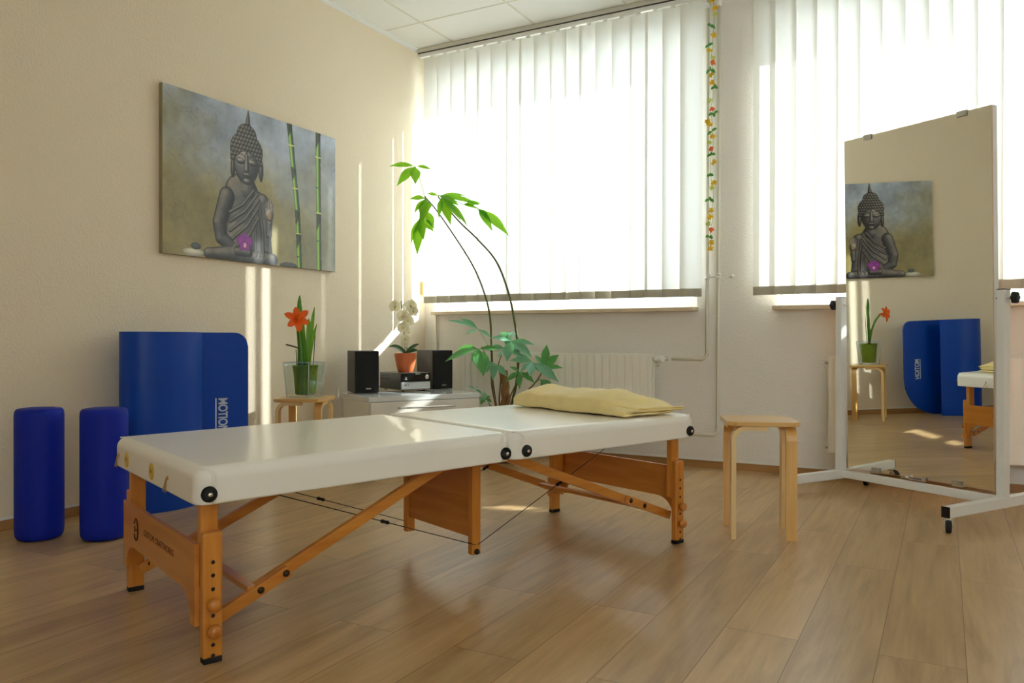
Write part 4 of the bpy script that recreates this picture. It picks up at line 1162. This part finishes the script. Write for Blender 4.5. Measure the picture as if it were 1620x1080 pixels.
cluster(cA, [(616, 263, -.15, .17), (628, 294, -.2, .18), (657, 292, -.2, .26), (682, 268, -.1, .2)], M_lf_backlit, petiole=tipA)
cluster(Q(674, 314, -.1), [(648, 315, -.1, .27), (655, 338, -.15, .2), (670, 350, -.2, .25)], M_lf_backlit, petiole=tipA)
cluster(Q(672, 332, -.1), [(685, 322, -.1, .35), (664, 352, -.15, .25), (686, 362, -.1, .28)], M_lf_backlit, petiole=tipA)
cluster(Q(664, 345, -.12), [(660, 404, -.15, .19), (670, 380, -.2, .2), (650, 385, -.1, .17), (686, 366, -.1, .27)], M_lf_backlit, petiole=Q(674, 314, -.1))
cluster(Q(698, 312, -.1), [(713, 356, -.15, .21), (694, 346, -.2, .12), (726, 325, -.1, .26), (730, 350, -.05, .12), (740, 358, -.15, .14)], M_lf_backlit, petiole=tipB)
cluster(Q(694, 310, -.1), [(760, 325, -.1, .10), (738, 310, 0, .10), (675, 306, -.1, .2), (720, 320, -.2, .15)], M_lf_backlit, petiole=tipB)
cluster(Q(733, 324, -.1), [(761, 322, -.1, .22), (755, 330, -.1, .2)], M_lf_backlit, petiole=Q(712, 318, -.1))
cluster(Q(756, 330, -.1), [(773, 350, -.1, .30), (805, 373, -.12, .17), (779, 366, -.15, .19)], M_lf_backlit, petiole=Q(735, 322, -.1))
cluster(Q(757, 521, -.05), [(706, 507, -.1, .10), (728, 504, 0, .16), (737, 530, -.12, .22), (777, 535, -.05, .2)], M_lf_hilit, petiole=Q(778, 560, 0))
cluster(Q(808, 539, -.05), [(776, 535, -.1, .2), (790, 526, .05, .2), (846, 546, -.05, .16), (842, 566, -.12, .2), (802, 572, -.15, .28), (812, 524, .05, .28)], M_lf_hilit, petiole=Q(819, 560, .02))
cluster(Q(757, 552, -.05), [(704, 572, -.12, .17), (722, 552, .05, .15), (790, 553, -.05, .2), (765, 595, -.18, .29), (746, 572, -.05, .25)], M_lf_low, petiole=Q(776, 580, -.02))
cluster(Q(783, 575, -.08), [(760, 577, -.1, .25), (780, 602, -.15, .24), (802, 596, -.1, .22), (768, 590, 0, .2)], M_lf_hilit, petiole=Q(778, 600, 0))
cluster(Q(842, 573, -.1), [(806, 570, -.1, .2), (822, 590, -.15, .22), (857, 590, -.1, .25), (884, 605, -.15, .2), (812, 560, 0, .15), (838, 596, -.2, .25)], M_lf_hilit, petiole=Q(838, 585, -.06))
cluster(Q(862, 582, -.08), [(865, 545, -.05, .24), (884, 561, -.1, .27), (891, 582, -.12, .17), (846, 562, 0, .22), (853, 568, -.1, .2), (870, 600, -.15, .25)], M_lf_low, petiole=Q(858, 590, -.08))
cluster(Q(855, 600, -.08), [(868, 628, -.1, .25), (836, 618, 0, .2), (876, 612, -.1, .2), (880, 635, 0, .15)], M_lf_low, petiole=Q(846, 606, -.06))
cluster(Q(800, 552, -.02), [(772, 549, 0, .2), (788, 566, -.1, .2), (830, 566, -.05, .16), (806, 524, .05, .2), (826, 552, 0, .18)], M_lf_hilit, petiole=Q(800, 545, 0))
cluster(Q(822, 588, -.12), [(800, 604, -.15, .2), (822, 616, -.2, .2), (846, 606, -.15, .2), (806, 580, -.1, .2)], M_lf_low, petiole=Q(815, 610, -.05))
stem([base+Vector((-.02, -.03, 0)), Q(782, 650, -.05), Q(775, 640, -.06)], .004, .002, M_stem)
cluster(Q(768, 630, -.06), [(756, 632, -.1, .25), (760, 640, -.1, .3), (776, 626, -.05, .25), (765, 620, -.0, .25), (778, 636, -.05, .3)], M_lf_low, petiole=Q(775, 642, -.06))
cluster(Q(752, 616, -.02), [(740, 611, 0, .2), (763, 622, 0, .2), (756, 610, 0, .2)], M_lf_hilit, petiole=Q(768, 632, -.06))

# ------------------------------------------------------------------ flower garland between the pipes
gar = thing('flower_garland', 'hanging garland of small yellow and orange flowers between the two heating pipes', 'garland', (2.06, -.062, 1.30), 0)
M_gy = mat('garland_yellow', srgb(240, 196, 40), .6); M_go = mat('garland_orange', srgb(240, 120, 60), .6); M_gl = mat('garland_leaf', srgb(90, 160, 70), .6); M_gp = mat('garland_lime', srgb(206, 220, 120), .6)
rg = random.Random(5)
def gz(py): # height for a picture row near x=1127
    return float(P(1127, py, 1)[2]) if False else .758-(py-536.5)/FPX*4.66
wire = []
for k in range(26):
    py = 8+k*15.6; wire.append((rg.uniform(-.008, .008)+.004*math.sin(k), 0, gz(py)-1.30))
mb = MB(); mb.tube(spline(wire, 3), .0012, 6); mb.build('wire', M_gl, gar)
spec = [(10, 'l', 0), (15, 'y', 0), (27, 'y', 5), (37, 'p', 5), (52, 'l', -2), (68, 'y', 3), (83, 'l', -4), (90, 'y', -4), (103, 'p', 2), (110, 'o', 2), (120, 'l', -2), (129, 'y', 0), (141, 'y', 1), (149, 'l', 5), (168, 'p', -3), (182, 'o', 1),
        (188, 'l', 3), (200, 'y', -6), (205, 'y', -3), (216, 'l', 1), (224, 'y', 2), (233, 'p', -3), (243, 'o', 0), (252, 'l', 0), (264, 'y', 4), (284, 'l', -2), (296, 'y', 4), (303, 'p', 1), (321, 'l', -2), (338, 'y', 0), (348, 'y', -2), (358, 'p', -5), (368, 'o', 0), (378, 'l', -3), (388, 'y', 0), (397, 'y', -1)]
for py, k, dx in spec:
    c = Vector((dx*.0037-.002, -.008, gz(py)-1.30)); mb = MB()
    if k == 'l':
        for s in (-1, 1, .3):
            d = Vector((s*rg.uniform(.016, .032), -.006, rg.uniform(-.028, .014))); strip_leaf(mb, bez(c, c+d*.5+Vector((0, -.004, .006)), c+d, 4), [.001, .008, .010, .007, .0005], nrm=(0, -1, .3))
        mb.build('garland_leaf', M_gl, gar, fixn=False)
    else:
        s = {'y': .0195, 'o': .017, 'p': .016}[k]; n_ = Vector((rg.uniform(-.2, .5), -1, rg.uniform(-.3, .5))).normalized(); e1 = zv.cross(n_).normalized(); e2 = n_.cross(e1)
        for q in range(7):
            a = 2*PI*q/7+rg.random(); d = e1*math.cos(a)+e2*math.sin(a)
            strip_leaf(mb, [c, c+d*s*.5+n_*.003, c+d*s+n_*.001], [.002, .0065, .002], nrm=n_)
        mb.lathe([(0, .005), (.004, .003), (.005, 0)], c, 8, ax=n_)
        mb.build('blossom', {'y': M_gy, 'o': M_go, 'p': M_gp}[k], gar, fixn=False)

# ------------------------------------------------------------------ mirror on wheels
MA = -.5523
mir = thing('standing_mirror', 'large tilting mirror on a white wheeled steel stand, right of the stool', 'mirror', (3.1152, -.558, 0), MA)
# local frame: +x right along the panel, -y towards the viewer
TI = .0227
def mp_(x, y, z):  # tilted panel frame around z=1
    zz = z-1.0; return Vector((x, y*math.cos(TI)-zz*math.sin(TI)*1.0, 1+zz*math.cos(TI)))
tilt = Matrix.Translation((0, 0, 1)) @ Matrix.Rotation(TI, 4, 'X') @ Matrix.Translation((0, 0, -1))
PW = .7148; Z0, Z1 = .1157, 1.7407
def tb_(mb): mb.v = [tuple(tilt @ Vector(v)) for v in mb.v]; return mb
mb = MB(); mb.box((0, .002, (Z0+Z1)/2), (PW, .004, Z1-Z0), .0006); tb_(mb).build('mirror_glass', M_mirror, mir)
mb = MB(); mb.box((0, .013, (Z0+Z1)/2), (PW-.016, .018, Z1-Z0-.004), .001); mb.box((0, .0062, (Z0+Z1)/2), (PW, .0040, Z1-Z0), .0005); tb_(mb).build('backing_board', wood('backing_particle_board', srgb(206, 140, 84), srgb(222, 164, 110), 2, .6, 0, 20), mir)
mb = MB()
mb.box((PW/2-.003, .0245, (Z0+Z1)/2), (.010, .032, Z1-Z0+.002), .001); mb.box((-PW/2+.003, .0245, (Z0+Z1)/2), (.010, .032, Z1-Z0+.002), .001); mb.box((0, .0315, Z1-.006), (PW-.018, .018, .012), .001)
tb_(mb).build('panel_frame', M_steelw, mir)
for x, z in ((-.225, Z1), (.235, Z1), (-.20, Z0), (.20, Z0)):
    s = 1 if z > 1 else -1
    mb = MB(); mb.box((x, .010, z+s*.003), (.045, .030, .005), .001); mb.box((x, -.0045, z-s*.008), (.045, .003, .024), .001); tb_(mb).build('mirror_clip', M_alu, mir)
PX = .395
for sx in (-1, 1):
    mb = MB(); mb.box((sx*PX, .014, (.10+.965)/2), (.032, .045, .865), .002); po = mb.build('upright_post', M_steelw, mir)
    mb = MB(); mb.box((sx*PX, .014, .966), (.033, .046, .004), .001); mb.build('post_cap', M_black, po)
    mb = MB()
    mb.cyl((sx*(PX-.03), .014, .93), (sx*(PX+.038), .014, .93), .005)
    mb.build('clamp_bolt', M_chrome, po)
    mb = MB(); c = Vector((sx*(PX+.036), .014, .93)); vs = []
    n = 48; prof = [(.3, 0), (.85, .0), (1.0, .004), (1.0, .014), (.85, .019), (.0, .020)]
    for (rf, h) in prof:
        for j in range(n):
            a = 2*PI*j/n; r_ = .024*(1+.10*math.cos(6*a))*rf; vs.append((c.x+sx*h, c.y+r_*math.cos(a), c.z+r_*math.sin(a)))
    fs = [(i*n+j, i*n+(j+1) % n, (i+1)*n+(j+1) % n, (i+1)*n+j) for i in range(len(prof)-1) for j in range(n)]
    mb.add(vs, fs, 0, True); mb.build('clamp_knob', M_rubber, po)
    mb = MB(); yf, yr = -.385, .225 if sx < 0 else .235
    mb.box((sx*PX, (yf+yr)/2, .0785), (.034, yr-yf, .043), .002); fb = mb.build('foot_bar', M_steelw, mir)
    for y in (yf, yr):
        mb = MB(); s = -1 if y < 0 else 1; mb.box((sx*PX, y+s*.001, .0785), (.0345, .004, .0435), .001); mb.build('end_cap', M_black, fb)
    for y in (yf+.016, yr-.022):
        cs = bpy.data.objects.new('caster', None); col.objects.link(cs); cs.parent = mir; cs.location = (sx*PX, y, 0); cs.rotation_euler = (0, 0, R((215 if sx > 0 else -104) if y < 0 else 20))
        mb = MB(); mb.cyl((0, 0, .045), (0, 0, .057), .017, bev=.002)
        for s in (-1, 1): mb.beam((s*.0125, .004, .050), (s*.0125, .020, .024), .002, .020, up=(0, 1, 0), bev=.0006)
        mb.box((0, .004, .048), (.027, .024, .003), .0008)
        mb.cyl((-.016, .020, .0245), (.016, .020, .0245), .003); mb.build('fork', M_chrome, cs)
        mb = MB(); mb.cyl((-.0105, .020, .0245), (.0105, .020, .0245), .0243, 32, bev=.004); mb.build('wheel', M_rubber, cs)
mb = MB(); mb.box((0, .014, .082), (2*PX-.034, .03, .036), .002); mb.build('cross_bar', M_steelw, mir)
mb = MB(); mb.box((0, -.014, .112), (.12, .012, .004), .001); mb.box((.05, -.016, .118), (.012, .010, .012), .001); mb.cyl((-.03, -.016, .112), (-.03, -.016, .124), .006); tb_(mb); mb.build('lower_catch', M_chrome, mir)
